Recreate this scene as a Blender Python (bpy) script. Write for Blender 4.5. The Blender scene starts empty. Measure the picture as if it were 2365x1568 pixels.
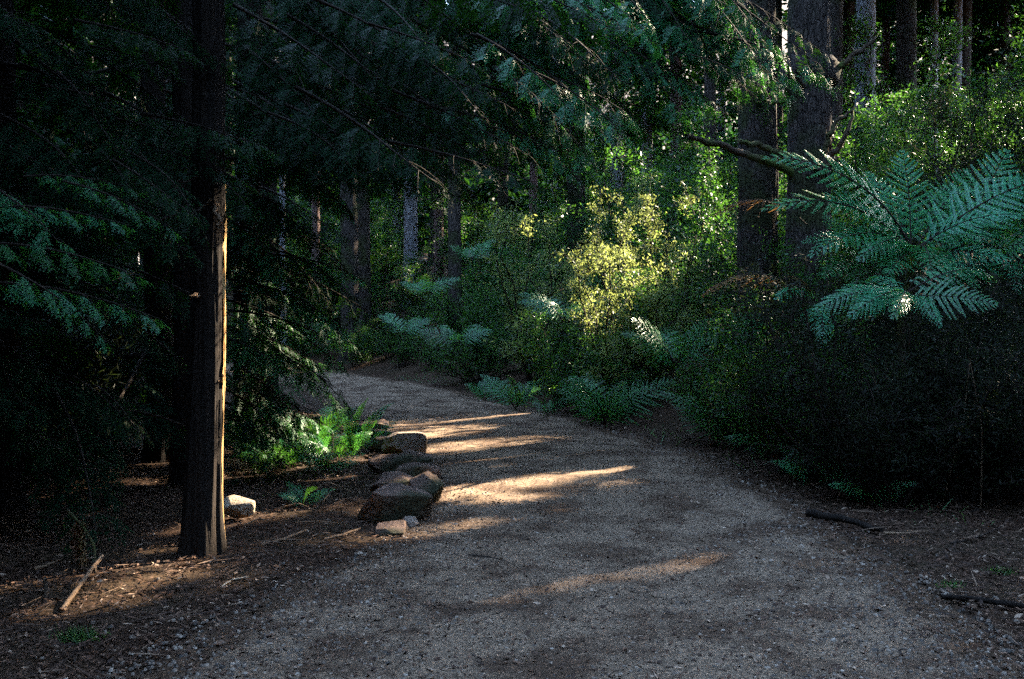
import bpy, math, random
import numpy as np
from mathutils import Matrix, Vector

C = bpy.context.scene
R = math.radians
rng = np.random.default_rng(7)
random.seed(7)

# ------------------------------------------------------------------ camera, sky, sun, exposure
CAM_Z = 1.5
cam = bpy.data.cameras.new('camera')
cam.lens, cam.sensor_width, cam.clip_end, cam.clip_start = 35.0, 36.0, 800.0, 0.05
camo = bpy.data.objects.new('camera', cam)
camo.location = (0, 0, CAM_Z)
camo.rotation_euler = (R(90 - 1.7), 0, 0)
C.collection.objects.link(camo)
C.camera = camo

SUN_EL, SUN_AZ = R(32), R(50)            # azimuth measured clockwise from +Y (away from the camera)
S = np.array([math.sin(SUN_AZ) * math.cos(SUN_EL), math.cos(SUN_AZ) * math.cos(SUN_EL), math.sin(SUN_EL)])
w = bpy.data.worlds.new('World'); C.world = w; w.use_nodes = True
nt = w.node_tree
sky = nt.nodes.new('ShaderNodeTexSky'); sky.sky_type = 'NISHITA'; sky.sun_disc = False
sky.sun_elevation = SUN_EL; sky.sun_rotation = SUN_AZ
sky.air_density = 1.2; sky.dust_density = 0.6; sky.ozone_density = 1.5
nt.nodes['Background'].inputs['Strength'].default_value = 0.15
nt.links.new(sky.outputs[0], nt.nodes['Background'].inputs[0])
sun = bpy.data.lights.new('sun', 'SUN'); sun.energy = 3.0; sun.angle = R(0.5); sun.color = (1.0, 0.83, 0.62)
suno = bpy.data.objects.new('sun', sun)
suno.rotation_euler = Vector(S).to_track_quat('Z', 'Y').to_euler()
suno.location = (20, 18, 30)
C.collection.objects.link(suno)
vs = C.view_settings
vs.view_transform = 'Standard'; vs.look = 'None'; vs.gamma = 1.0; vs.use_curve_mapping = False
vs.exposure = 4.5
cy = C.cycles
cy.use_denoising = False
cy.max_bounces = 6; cy.diffuse_bounces = 3; cy.glossy_bounces = 2; cy.transmission_bounces = 3; cy.transparent_max_bounces = 4
cy.sample_clamp_indirect = 4.0

# ------------------------------------------------------------------ helpers
K = 4.352e-4                             # metres per measured photo pixel at one metre's distance
def at(x, y, d):                         # photo point at distance d -> world point
    return np.array([(x - 1182) * K * d, d, CAM_Z + (716 - y) * K * d])

def sstep(a, b, x):
    t = np.clip((x - a) / (b - a), 0, 1); return t * t * (3 - 2 * t)

def wob(x, y, z=0.0, f=1.0, seed=0.0):   # cheap smooth noise, about -1..1
    x = np.asarray(x) * f; y = np.asarray(y) * f; z = np.asarray(z) * f
    return (np.sin(1.7 * x + 2.3 * y + 1.1 * z + seed) + np.sin(-2.9 * x + 1.3 * y + 2.7 * z + 2.1 * seed + 1)
            + np.sin(3.7 * x + 4.1 * y - 3.3 * z + 0.7 * seed + 2) * .6 + np.sin(5.3 * x - 6.1 * y + 4.9 * z + seed * 1.3) * .45) / 3.05

class G:                                  # quad geometry collector with a material index per face
    def __init__(s): s.V, s.F, s.M, s.n = [], [], [], 0
    def add(s, V, F, m=0):
        V = np.asarray(V, float).reshape(-1, 3); F = np.asarray(F, int).reshape(-1, 4)
        s.V.append(V); s.F.append(F + s.n); s.M.append(np.full(len(F), m)); s.n += len(V)
    def arrays(s):
        return np.concatenate(s.V), np.concatenate(s.F), np.concatenate(s.M)
    def tube(s, P, r, n=6, m=0, cap=False):
        P = np.asarray(P, float); r = np.broadcast_to(np.asarray(r, float), (len(P),))
        T = np.gradient(P, axis=0); T /= np.linalg.norm(T, axis=1)[:, None] + 1e-9
        ref = np.array([0, 0, 1.0]) if abs(T[:, 2]).mean() < .8 else np.array([1.0, 0, 0])
        A = np.cross(T, ref); A /= np.linalg.norm(A, axis=1)[:, None] + 1e-9
        B = np.cross(T, A)
        a = np.arange(n) * 2 * math.pi / n
        V = P[:, None] + r[:, None, None] * (A[:, None] * np.cos(a)[None, :, None] + B[:, None] * np.sin(a)[None, :, None])
        i, j = np.meshgrid(np.arange(len(P) - 1), np.arange(n), indexing='ij')
        F = np.stack([i * n + j, i * n + (j + 1) % n, (i + 1) * n + (j + 1) % n, (i + 1) * n + j], -1).reshape(-1, 4)
        s.add(V, F, m)
        if cap:
            for e in (0, len(P) - 1):
                ring = V[e]; c = ring.mean(0)
                k = n // 2
                Vc = np.concatenate([ring, c[None]])
                Fc = [[2 * q % n, (2 * q + 1) % n, (2 * q + 2) % n, n] for q in range(k)]
                s.add(Vc, Fc, m)
    def leaves(s, P, D, N, L, W, m=1, mid=.45):
        """diamond leaves: base P, direction D, face normal about N"""
        P = np.asarray(P, float); D = np.asarray(D, float); N = np.asarray(N, float)
        D = D / (np.linalg.norm(D, axis=-1, keepdims=True) + 1e-9)
        B = np.cross(D, N); B /= np.linalg.norm(B, axis=-1, keepdims=True) + 1e-9
        L = np.broadcast_to(np.asarray(L, float), (len(P),))[:, None]; W = np.broadcast_to(np.asarray(W, float), (len(P),))[:, None]
        V = np.stack([P, P + D * L * mid + B * W * .5, P + D * L, P + D * L * mid - B * W * .5], 1)
        k = len(P)
        s.add(V, np.arange(4 * k).reshape(k, 4), m)

def make_mesh(name, V, F, M, mats, smooth=False):
    me = bpy.data.meshes.new(name)
    me.vertices.add(len(V)); me.vertices.foreach_set('co', np.asarray(V, np.float32).ravel())
    me.loops.add(len(F) * 4); me.loops.foreach_set('vertex_index', np.asarray(F, np.int32).ravel())
    me.polygons.add(len(F))
    me.polygons.foreach_set('loop_start', np.arange(0, len(F) * 4, 4, dtype=np.int32))
    me.polygons.foreach_set('material_index', np.asarray(M, np.int32))
    if smooth: me.polygons.foreach_set('use_smooth', np.ones(len(F), bool))
    for m in mats: me.materials.append(m)
    me.update(calc_edges=True)
    return me

def link(name, me, parent=None):
    o = bpy.data.objects.new(name, me); C.collection.objects.link(o)
    if parent is not None: o.parent = parent
    return o
def tag(o, label=None, cat=None, group=None, kind=None):
    if label: o['label'] = label
    if cat: o['category'] = cat
    if group: o['group'] = group
    if kind: o['kind'] = kind
    return o
def empty(name, loc, label, cat, group=None):
    o = bpy.data.objects.new(name, None); C.collection.objects.link(o)
    o.location = [float(v) for v in loc]; o.empty_display_size = .2
    return tag(o, label, cat, group)

# ------------------------------------------------------------------ materials
def mat(name):
    m = bpy.data.materials.new(name); m.use_nodes = True
    t = m.node_tree; b = t.nodes['Principled BSDF']
    return m, t, b
def N(t, kind, **kw):
    n = t.nodes.new(kind)
    for k, v in kw.items():
        if k.startswith('_'): setattr(n, k[1:], v)
        else: n.inputs[k.replace('__', ' ')].default_value = v
    return n
def ramp(t, src, stops):
    r = t.nodes.new('ShaderNodeValToRGB'); e = r.color_ramp.elements
    while len(e) < len(stops): e.new(.5)
    for q, (p, c) in zip(e, stops): q.position = p; q.color = (*c, 1)
    t.links.new(src, r.inputs[0]); return r.outputs[0]
def mix(t, f, a, b, mode='MIX'):
    n = t.nodes.new('ShaderNodeMix'); n.data_type = 'RGBA'; n.blend_type = mode
    for s, i in ((f, 0), (a, 6), (b, 7)):
        if isinstance(s, (int, float)): n.inputs[i].default_value = s
        elif isinstance(s, tuple): n.inputs[i].default_value = (*s, 1)
        else: t.links.new(s, n.inputs[i])
    return n.outputs[2]

def leaf_mat(name, c1, c2, tr, rough=.45, spec=.5, tmix=.4):
    m, t, b = mat(name)
    g = N(t, 'ShaderNodeNewGeometry'); oi = N(t, 'ShaderNodeObjectInfo')
    col = ramp(t, g.outputs['Random Per Island'], [(0, c1), (1, c2)])
    hs = N(t, 'ShaderNodeHueSaturation'); t.links.new(col, hs.inputs['Color'])
    mr = N(t, 'ShaderNodeMapRange'); mr.inputs[3].default_value = .7; mr.inputs[4].default_value = 1.3
    t.links.new(oi.outputs['Random'], mr.inputs[0]); t.links.new(mr.outputs[0], hs.inputs['Value'])
    mr2 = N(t, 'ShaderNodeMapRange'); mr2.inputs[3].default_value = .48; mr2.inputs[4].default_value = .52
    t.links.new(oi.outputs['Random'], mr2.inputs[0]); t.links.new(mr2.outputs[0], hs.inputs['Hue'])
    t.links.new(hs.outputs[0], b.inputs['Base Color'])
    b.inputs['Roughness'].default_value = rough; b.inputs['Specular IOR Level'].default_value = spec
    tl = N(t, 'ShaderNodeBsdfTranslucent'); tl.inputs[0].default_value = (*tr, 1)
    ms = N(t, 'ShaderNodeMixShader'); ms.inputs[0].default_value = tmix
    t.links.new(b.outputs[0], ms.inputs[1]); t.links.new(tl.outputs[0], ms.inputs[2])
    t.links.new(ms.outputs[0], t.nodes['Material Output'].inputs[0])
    return m

def bark_mat(name, dark, light, scale=6, stretch=.15, bump=.6, moss=None, dist=.03, crack=.0):
    m, t, b = mat(name)
    tc = N(t, 'ShaderNodeTexCoord'); mp = N(t, 'ShaderNodeMapping')
    mp.inputs['Scale'].default_value = (1, 1, stretch)
    t.links.new(tc.outputs['Object'], mp.inputs[0])
    n1 = N(t, 'ShaderNodeTexNoise', Scale=scale * 3.0, Detail=8.0, Roughness=.7)
    n2 = N(t, 'ShaderNodeTexVoronoi', Scale=scale * 4.0); n2.feature = 'DISTANCE_TO_EDGE'
    n3 = N(t, 'ShaderNodeTexNoise', Scale=2.2, Detail=4.0)
    t.links.new(mp.outputs[0], n1.inputs['Vector']); t.links.new(mp.outputs[0], n2.inputs['Vector']); t.links.new(tc.outputs['Object'], n3.inputs['Vector'])
    c = ramp(t, n1.outputs[0], [(.3, dark), (.7, light)])
    v = ramp(t, n2.outputs[0], [(0, (.35, .35, .35)), (.12, (1, 1, 1))])
    c = mix(t, crack, c, v, 'MULTIPLY')
    if moss:
        f = ramp(t, n3.outputs[0], [(.48, (0, 0, 0)), (.62, (1, 1, 1))])
        c = mix(t, f, c, moss)
    t.links.new(c, b.inputs['Base Color']); b.inputs['Roughness'].default_value = .9
    b.inputs['Specular IOR Level'].default_value = .2
    bp = N(t, 'ShaderNodeBump', Strength=bump, Distance=dist)
    h = mix(t, .6 * crack, n1.outputs[0], v); t.links.new(h, bp.inputs['Height'])
    t.links.new(bp.outputs[0], b.inputs['Normal'])
    return m

def ground_mat(name, stops, speck, fine=60, big=.8, bump=.5, patch=None):
    m, t, b = mat(name)
    tc = N(t, 'ShaderNodeTexCoord')
    a = N(t, 'ShaderNodeTexNoise', Scale=fine, Detail=6.0, Roughness=.75)
    p = N(t, 'ShaderNodeTexNoise', Scale=big, Detail=6.0, Roughness=.65)
    v = N(t, 'ShaderNodeTexVoronoi', Scale=fine * 1.1)
    for n in (a, p, v): t.links.new(tc.outputs['Object'], n.inputs['Vector'])
    c = ramp(t, a.outputs[0], stops)
    sp = ramp(t, v.outputs['Color'], [(.0, (.35, .35, .35)), (.6, (1, 1, 1)), (.85, speck)])
    c = mix(t, .75, c, sp, 'MULTIPLY')
    if patch:
        f = ramp(t, p.outputs[0], [(.44, (0, 0, 0)), (.60, (1, 1, 1))])
        c = mix(t, f, c, mix(t, .7, patch, sp, 'MULTIPLY'))
    if name == 'path gravel':             # needles drift in from the verges
        at_ = N(t, 'ShaderNodeAttribute', _attribute_name='edge'); e2 = N(t, 'ShaderNodeTexNoise', Scale=3.0, Detail=8.0, Roughness=.75)
        t.links.new(tc.outputs['Object'], e2.inputs['Vector'])
        ma = N(t, 'ShaderNodeMath', _operation='MULTIPLY_ADD'); t.links.new(e2.outputs[0], ma.inputs[0]); ma.inputs[1].default_value = -1.3; t.links.new(at_.outputs['Fac'], ma.inputs[2])
        f = ramp(t, ma.outputs[0], [(0, (1, 1, 1)), (.32, (0, 0, 0))])
        c = mix(t, f, c, mix(t, .8, (.07, .042, .024), sp, 'MULTIPLY'))
    t.links.new(c, b.inputs['Base Color']); b.inputs['Roughness'].default_value = .95
    b.inputs['Specular IOR Level'].default_value = .15
    bp = N(t, 'ShaderNodeBump', Strength=bump, Distance=.02)
    t.links.new(a.outputs[0], bp.inputs['Height']); t.links.new(bp.outputs[0], b.inputs['Normal'])
    return m

def plain_island(name, stops, rough=.8):
    m, t, b = mat(name)
    g = N(t, 'ShaderNodeNewGeometry')
    t.links.new(ramp(t, g.outputs['Random Per Island'], stops), b.inputs['Base Color'])
    b.inputs['Roughness'].default_value = rough; b.inputs['Specular IOR Level'].default_value = .25
    return m

M_con = leaf_mat('conifer foliage', (.002, .010, .004), (.007, .030, .009), (.02, .07, .006), .6, .06, .25)
M_fern = leaf_mat('fern foliage', (.02, .15, .06), (.045, .25, .10), (.12, .42, .05), .36, .45, .38)
M_fern2 = leaf_mat('green fern foliage', (.02, .12, .035), (.045, .21, .065), (.12, .36, .03), .40, .45, .35)
M_skylit = leaf_mat('conifer foliage with painted skylight', (.006, .045, .014), (.02, .12, .035), (.05, .2, .02), .5, .2, .35)  # lit copy of the conifer leaf, skylight painted into its colour
M_shrub = leaf_mat('shrub foliage', (.005, .022, .006), (.024, .085, .018), (.08, .22, .02), .42, .25, .3)
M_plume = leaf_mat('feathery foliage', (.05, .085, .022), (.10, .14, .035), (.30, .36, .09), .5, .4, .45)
M_dead = leaf_mat('dead foliage', (.10, .055, .025), (.20, .12, .055), (.25, .13, .04), .7, .2, .25)
M_shaded = leaf_mat('undergrowth foliage with painted shade', (.004, .006, .002), (.013, .018, .006), (.025, .04, .01), .6, .15, .25)  # brown undergrowth leaves with the deep shade painted into their colour
M_grass = leaf_mat('grass blades', (.03, .10, .03), (.07, .17, .04), (.12, .25, .04), .5, .4, .3)
M_bark = bark_mat('brown bark', (.004, .003, .002), (.022, .014, .009), 9, .05, 1.0, None)
M_big = bark_mat('rough grey brown bark', (.010, .007, .006), (.085, .066, .056), 6, .28, 1.0, (.03, .035, .012), dist=.05, crack=.8)
M_pale = bark_mat('pale grey bark', (.06, .056, .06), (.38, .37, .41), 5, .35, 1.0, crack=.5)
M_red = bark_mat('reddish bark', (.06, .036, .032), (.17, .11, .10), 4, .2, .8)
M_moss = bark_mat('mossy wood', (.03, .022, .015), (.10, .07, .045), 8, .5, .8, (.055, .075, .015))
M_wood = bark_mat('twig wood', (.012, .008, .006), (.042, .03, .02), 10, .5, .4)
M_dry = bark_mat('dry fallen wood', (.10, .06, .035), (.26, .17, .10), 9, .5, .5)
M_cut = bark_mat('bare pale wood', (.2, .15, .10), (.45, .37, .27), 9, .3, .8)
M_sun_strip = bark_mat('sun coloured pale wood', (.20, .10, .035), (.70, .46, .19), 14, .04, .8)  # pale wood made golden to carry the sun on the trunk edge
M_rock = bark_mat('weathered reddish rock', (.035, .023, .017), (.21, .135, .10), 3.2, 1, 1.0, (.04, .04, .022))
M_rockp = bark_mat('pale rock', (.12, .09, .07), (.28, .22, .17), 4, 1, .8)
M_path = ground_mat('path gravel', [(.3, (.085, .058, .038)), (.7, (.275, .195, .128))], (1.6, 1.55, 1.5), 70, 1.9, .8, (.075, .046, .028))
M_soil = ground_mat('needle covered soil', [(.3, (.014, .008, .005)), (.7, (.065, .034, .018))], (1.6, 1.4, 1.2), 55, 1.2, .9, (.04, .026, .014))
M_litter = plain_island('fallen leaves', [(0, (.02, .011, .007)), (.65, (.075, .036, .019)), (.90, (.14, .08, .048)), (1, (.36, .26, .18))])
M_twigs = plain_island('broken twigs', [(0, (.02, .012, .008)), (.7, (.07, .04, .025)), (1, (.2, .13, .08))])
M_peb = plain_island('pebbles', [(0, (.05, .043, .036)), (.75, (.16, .122, .09)), (1, (.32, .26, .20))])

# ------------------------------------------------------------------ terrain
RE = np.array([(2.0, -30), (2.25, -2), (2.3, 4.05), (2.3, 5.44), (2.26, 7.1), (2.16, 9.6), (1.41, 12.1), (.38, 15.05), (-1.57, 19.8), (-4.7, 25.2), (-9, 29), (-16, 32), (-40, 36)], float)
LE = np.array([(-1.9, -30), (-2.1, -2), (-1.7, 4.18), (-1.32, 5.19), (-.82, 6.58), (-.66, 8.3), (-1.65, 12.1), (-2.57, 14.7), (-4.5, 20.2), (-9, 25), (-16, 28), (-40, 32)], float)

def poly_dist(P, L):
    d = np.full(len(P), 1e9)
    for a, b in zip(L[:-1], L[1:]):
        ab = b - a; t = np.clip(((P - a) @ ab) / (ab @ ab), 0, 1)
        d = np.minimum(d, np.linalg.norm(P - a - t[:, None] * ab, axis=1))
    return d
def inside(P, L):
    x, y = P[:, 0], P[:, 1]; r = np.zeros(len(P), bool); j = len(L) - 1
    for i in range(len(L)):
        xi, yi = L[i]; xj, yj = L[j]
        if yi != yj:
            r ^= ((yi > y) != (yj > y)) & (x < (xj - xi) * (y - yi) / (yj - yi) + xi)
        j = i
    return r
RPOLY = np.concatenate([RE, [(-400, 60), (-400, 500), (500, 500), (500, -30)]])
PPOLY = np.concatenate([RE, LE[::-1]])
LPOLY = np.concatenate([LE, [(-400, 40), (-400, -30)]])
def sides(x, y):
    P = np.stack([np.ravel(x), np.ravel(y)], 1)
    right = inside(P, RPOLY); path = inside(P, PPOLY)
    dr = poly_dist(P, RE); dl = poly_dist(P, LE)
    return right, path, dr, dl
def H(x, y):
    x = np.asarray(x, float); y = np.asarray(y, float); sh = np.broadcast(x, y).shape
    xx = np.broadcast_to(x, sh).ravel(); yy = np.broadcast_to(y, sh).ravel()
    right, path, dr, dl = sides(xx, yy)
    h = .02 * wob(xx, yy, f=.8) + .012 * wob(xx, yy, f=2.3, seed=3)
    u = np.where(right, dr, 0)
    near = sstep(9, 14, yy)
    up = (.16 + .16 * near) * np.maximum(0, u - 1.2 + .9 * near)
    up = np.where(up > 3, 3 + (up - 3) * .35, up)
    h = h + up + .15 * wob(xx, yy, f=.35, seed=5) * sstep(1.5, 5, u)
    l = np.where(~right & ~path, dl, 0)
    h = h + .06 * wob(xx, yy, f=.9, seed=8) * sstep(.2, 1.5, l) + .05 * np.maximum(0, l - 4)
    r = np.hypot(xx, yy)
    h = h + .22 * np.maximum(0, r - 55)
    return h.reshape(sh)
def hz(x, y): return float(H(np.array([x]), np.array([y]))[0])

ax = np.sort(np.concatenate([np.arange(-12, 12.01, .12), np.geomspace(12.5, 400, 34), -np.geomspace(12.5, 400, 34)]))
ay = np.sort(np.concatenate([np.arange(-4, 32.01, .12), np.geomspace(32.6, 420, 34), -np.geomspace(4.6, 300, 20)]))
X, Y = np.meshgrid(ax, ay)
Z = H(X, Y)
_, pth, dr, dl = sides(X, Y)
sink = np.where(pth, np.minimum(dr, dl), 0).reshape(X.shape)
Z = Z - .05 * sstep(.12, .4, sink)
def grid_faces(ny, nx):
    i, j = np.meshgrid(np.arange(ny - 1), np.arange(nx - 1), indexing='ij')
    return np.stack([i * nx + j, i * nx + j + 1, (i + 1) * nx + j + 1, (i + 1) * nx + j], -1).reshape(-1, 4)
g = link('ground', make_mesh('ground', np.stack([X, Y, Z], -1).reshape(-1, 3), grid_faces(*X.shape), np.zeros((X.shape[0] - 1) * (X.shape[1] - 1)), [M_soil], True))
tag(g, 'forest floor of brown needles and soil either side of the path', 'ground', kind='structure')

def resample(L, n, y0=-12):
    L = L[L[:, 1] > -29]; L = np.concatenate([[[np.interp(y0, [-30, -2], [L[0, 0], L[0, 0]]), y0]], L])
    s = np.concatenate([[0], np.cumsum(np.linalg.norm(np.diff(L, axis=0), axis=1))]); q = np.linspace(0, s[-1], n)
    # smooth curve through the control points
    out = np.stack([np.interp(q, s, L[:, 0]), np.interp(q, s, L[:, 1])], 1)
    k = 15; ker = np.ones(k) / k
    for c in (0, 1):
        pad = np.pad(out[:, c], k // 2, mode='edge'); out[:, c] = np.convolve(pad, ker, 'valid')
    return out
n = 420
re_, le_ = resample(RE, n), resample(LE, n)
e = np.arange(n)
re_ = re_ + (.10 * wob(e, 0 * e, f=.35) + .05 * wob(e, 0 * e, f=1.1))[:, None]
le_ = le_ + (.10 * wob(e, 0 * e, f=.33, seed=4) + .05 * wob(e, 0 * e, f=1.2, seed=6))[:, None]
tt = np.linspace(0, 1, 46)
PX = le_[:, None] * (1 - tt)[None, :, None] + re_[:, None] * tt[None, :, None]
PZ = H(PX[..., 0], PX[..., 1]) + .008 + .01 * np.sin(tt * math.pi)[None] - .028 * (np.abs(tt - .5) > .495)[None]
pa = link('path', make_mesh('path', np.concatenate([PX, PZ[..., None]], -1).reshape(-1, 3), grid_faces(n, 46), np.zeros((n - 1) * 45), [M_path], True))
ed = pa.data.attributes.new('edge', 'FLOAT', 'POINT')
ed.data.foreach_set('value', np.broadcast_to(np.minimum(tt, 1 - tt)[None] * 10.0, PZ.shape).astype(np.float32).ravel())
tag(pa, 'grey brown gravel forest path curving away to the left', 'path', kind='structure')

# ------------------------------------------------------------------ where the sun gets through the canopy
def proj(P):
    P = np.asarray(P, float); return P[..., :2] - (S[:2] / S[2]) * P[..., 2:3]
GAPDBG = []
GAPS = []                                 # (a, b, half width at a, half width at b, lowest height that may be open)
def gap(p0, p1, w0, w1=None, up=.5):
    p0 = np.asarray(p0, float); p1 = np.asarray(p1, float)
    GAPDBG.append((p0, p1, w0, w1))
    GAPS.append((proj(p0), proj(p1), w0, w0 if w1 is None else w1, min(p0[2], p1[2]) + up))
def gnd(x, y):
    d = 3447 / (y - 716); return np.array([(x - 1182) * K * d, d, 0.0])
gap(gnd(885, 992), gnd(1215, 958), .19, .05, .4)
gap(gnd(960, 1018), gnd(1090, 1006), .05, .02, .4)
gap(gnd(980, 1046), gnd(1110, 1033), .07, .03, .4)
gap(gnd(1000, 1150), gnd(1440, 1086), .20, .06, .4)
gap(gnd(1180, 1390), gnd(1660, 1296), -.003, .0, 1)
gap(gnd(560, 1256), gnd(840, 1238), .0, -.02, .4)
gap(gnd(420, 1322), gnd(600, 1295), .0, -.02, .4)
gap(gnd(300, 1345), gnd(450, 1325), .07, .05, .4)
gap(gnd(130, 1410), gnd(330, 1385), .05, .03, .4)
gap(gnd(230, 1165), gnd(310, 1150), .06, .04, .4)
gap(at(497, 1250, 6.2), at(490, 900, 6.2), .09, .12, .15)
gap(at(490, 900, 6.2), at(498, 560, 6.2), .13, .13, .15)
gap(at(498, 560, 6.2), at(505, 450, 6.2), .08, .05, .15)
gap(at(545, 1175, 7.0), at(560, 1170, 7.0), .11, .11, .15)
gap(at(530, 1085, 7.9), at(540, 1080, 7.9), .10, .10, .2)
gap(at(812, 1075, 9.9), at(800, 985, 9.9), .12, .12, .3)
gap(at(735, 1060, 9.8), at(745, 1010, 9.8), .08, .08, .3)
gap(at(590, 1030, 9.45), at(700, 970, 9.45), .15, .13, .12)
gap(at(560, 930, 9.6), at(640, 900, 9.6), .08, .08, .12)
gap(at(700, 1075, 9.5), at(760, 1050, 9.6), .07, .07, .1)
gap(at(690, 830, 10), at(740, 810, 10), .14, .14, .3)
gap(at(540, 620, 9.4), at(650, 690, 9.4), .07, .09, .15)
gap(at(560, 580, 9.5), at(620, 600, 9.5), .04, .04, .15)
gap(at(640, 700, 9.4), at(720, 760, 9.4), .05, .05, .15)
gap(at(925, 1030, 10.2), at(940, 1025, 10.2), .13, .13, .25)
gap(at(955, 1092, 8.5), at(975, 1090, 8.5), .05, .05, .2)
gap(at(900, 1068, 9.0), at(930, 1070, 9.0), .04, .04, .2)
gap(at(960, 1100, 7.7), at(985, 1096, 7.7), .05, .03, .2)
gap(at(980, 600, 16), at(1010, 590, 16), .16, .16, .3)
gap(at(1440, 480, 15), at(1440, 550, 15), .20, .10, .7)
gap(at(1575, 440, 15), at(1565, 600, 15), .30, .16, .7)
gap(at(1430, 640, 14.6), at(1430, 700, 14.6), .2, .1, .5)
gap(at(1500, 310, 17), at(1565, 360, 17), .5, .3, .5)
gap(at(1640, 430, 16), at(1660, 500, 16), .18, .10, .6)
gap(at(1230, 520, 17), at(1250, 540, 17), .35, .35, .6)
gap(at(1800, 378, 9.4), at(1870, 400, 9.4), .05, .02, .2)
gap(at(1780, 490, 9.3), at(1880, 515, 9.3), .02, .0, .2)
gap(at(2050, 90, 21), at(2040, 190, 21), .25, .2, .6)
gap(at(1975, 230, 16), at(1990, 290, 16), .35, .3, .6)
gap(at(1940, 40, 20), at(1940, 200, 20), .12, .12, .5)
gap(at(1810, 420, 13.6), at(1812, 330, 13.6), .08, .08, .4)
gap(at(1600, 318, 12.4), at(1720, 350, 12.6), .10, .10, .3)
gap(at(1690, 485, 10.5), at(1740, 490, 10.5), .12, .10, .3)
gap(at(1640, 670, 9.6), at(1740, 645, 9.6), .14, .1, .3)
gap(at(870, 470, 15), at(880, 500, 15), .1, .1, .4)
gap(at(1330, 770, 14), at(1335, 760, 14), .1, .1, .3)

def open_mask(c, margin=0.0):                         # c: face centres in the world; True where the canopy leaves a gap
    out = np.zeros(len(c), bool); q = proj(c)
    jit = .25 * wob(q[:, 0], q[:, 1], f=7) + .3 * wob(q[:, 0], q[:, 1], f=2.5, seed=2)
    for a, b, w0, w1, z in GAPS:
        ab = b - a; t = np.clip(((q - a) @ ab) / (ab @ ab + 1e-9), 0, 1)
        d = np.linalg.norm(q - a - t[:, None] * ab, axis=1)
        out |= (d < (w0 + (w1 - w0) * t) * (1.0 + jit) + margin) & (c[:, 2] > z)
    return out

PERP = np.array([math.cos(SUN_AZ), -math.sin(SUN_AZ)]); ALONG = np.array([math.sin(SUN_AZ), math.cos(SUN_AZ)])
def shades_gap(x, y, r):                  # would a trunk here stand in one of the gaps?
    p, a = PERP @ (x, y), ALONG @ (x, y)
    for A, B, w0, w1, z in GAPS[:NFIX]:
        pa, pb = PERP @ A, PERP @ B; w = max(w0, w1) * .8 + r
        if min(pa, pb) - w < p < max(pa, pb) + w and a > min(ALONG @ A, ALONG @ B): return True
    return False

NFIX = len(GAPS); rg = np.random.default_rng(12)
for k in range(44):
    d = rg.uniform(9.1, 10.6); p = at(rg.uniform(515, 850), rg.uniform(860, 1110), d); 
    if min(abs(proj(p) @ (math.cos(SUN_AZ), -math.sin(SUN_AZ)) - q) for q in (-8.0, -7.1)) > .36: gap(p, p + np.array([.05, .04, 0]), rg.uniform(.02, .08), .02, .25)
for k in range(14):
    p = gnd(rg.uniform(60, 520), rg.uniform(1225, 1400)); l = rg.uniform(.1, .3); gap(p, p + np.array([.77 * l, .64 * l, 0]), rg.uniform(.005, .03), .005, .4)

class Lib:                                # one foliage mesh shared by its copies, thinned where a gap runs through a copy
    def __init__(s, name, geo, mats, smooth=False):
        s.name, s.mats, s.smooth = name, mats, smooth
        s.V, s.F, s.M = geo.arrays(); s.me = make_mesh(name, s.V, s.F, s.M, mats, smooth)
        s.c = s.V[s.F].mean(1); k = s.M > 0
        s.margin = float(np.median(np.linalg.norm(s.V[s.F[k, 0]] - s.V[s.F[k, 2]], axis=1))) * .36
    def put(s, name, Mx, base, parent, carve=True, mats=None):
        me = s.me
        if carve:
            A = np.array(Mx)
            keep = ~(open_mask(s.c @ A[:3, :3].T + A[:3, 3], s.margin * float(np.linalg.norm(A[:3, 0]))) & ((s.M > 0) | (s.name != 'branch')))
            if keep.sum() < len(keep) - 3:
                F = s.F[keep]; used, inv = np.unique(F, return_inverse=True)
                me = make_mesh(s.name, s.V[used], inv.reshape(-1, 4), s.M[keep], s.mats, s.smooth)
        o = link(name, me, parent)
        o.matrix_local = Matrix.Translation([-float(v) for v in base]) @ Mx
        return o

def frame(P0, P1, up=(0, 0, 1), L=1.0, roll=0.0):   # local +X runs from P0 to P1, local +Z near up
    P0 = np.asarray(P0, float); d = np.asarray(P1, float) - P0; l = np.linalg.norm(d); x = d / l
    u = np.asarray(up, float); y = np.cross(u, x)
    if np.linalg.norm(y) < .05: y = np.cross(np.array([0, 1.0, 0]), x)
    y /= np.linalg.norm(y); z = np.cross(x, y)
    s = l / L
    M = Matrix(((*(np.array([x[0], y[0], z[0]]) * s), P0[0]), (*(np.array([x[1], y[1], z[1]]) * s), P0[1]), (*(np.array([x[2], y[2], z[2]]) * s), P0[2]), (0, 0, 0, 1)))
    return M @ Matrix.Rotation(roll, 4, 'X')
def spin(base, rz, s=1.0, tilt=0.0, sz=None):
    return Matrix.Translation([float(v) for v in base]) @ Matrix.Rotation(rz, 4, 'Z') @ Matrix.Rotation(tilt, 4, 'X') @ Matrix.Diagonal((s, s, sz or s, 1))

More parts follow.
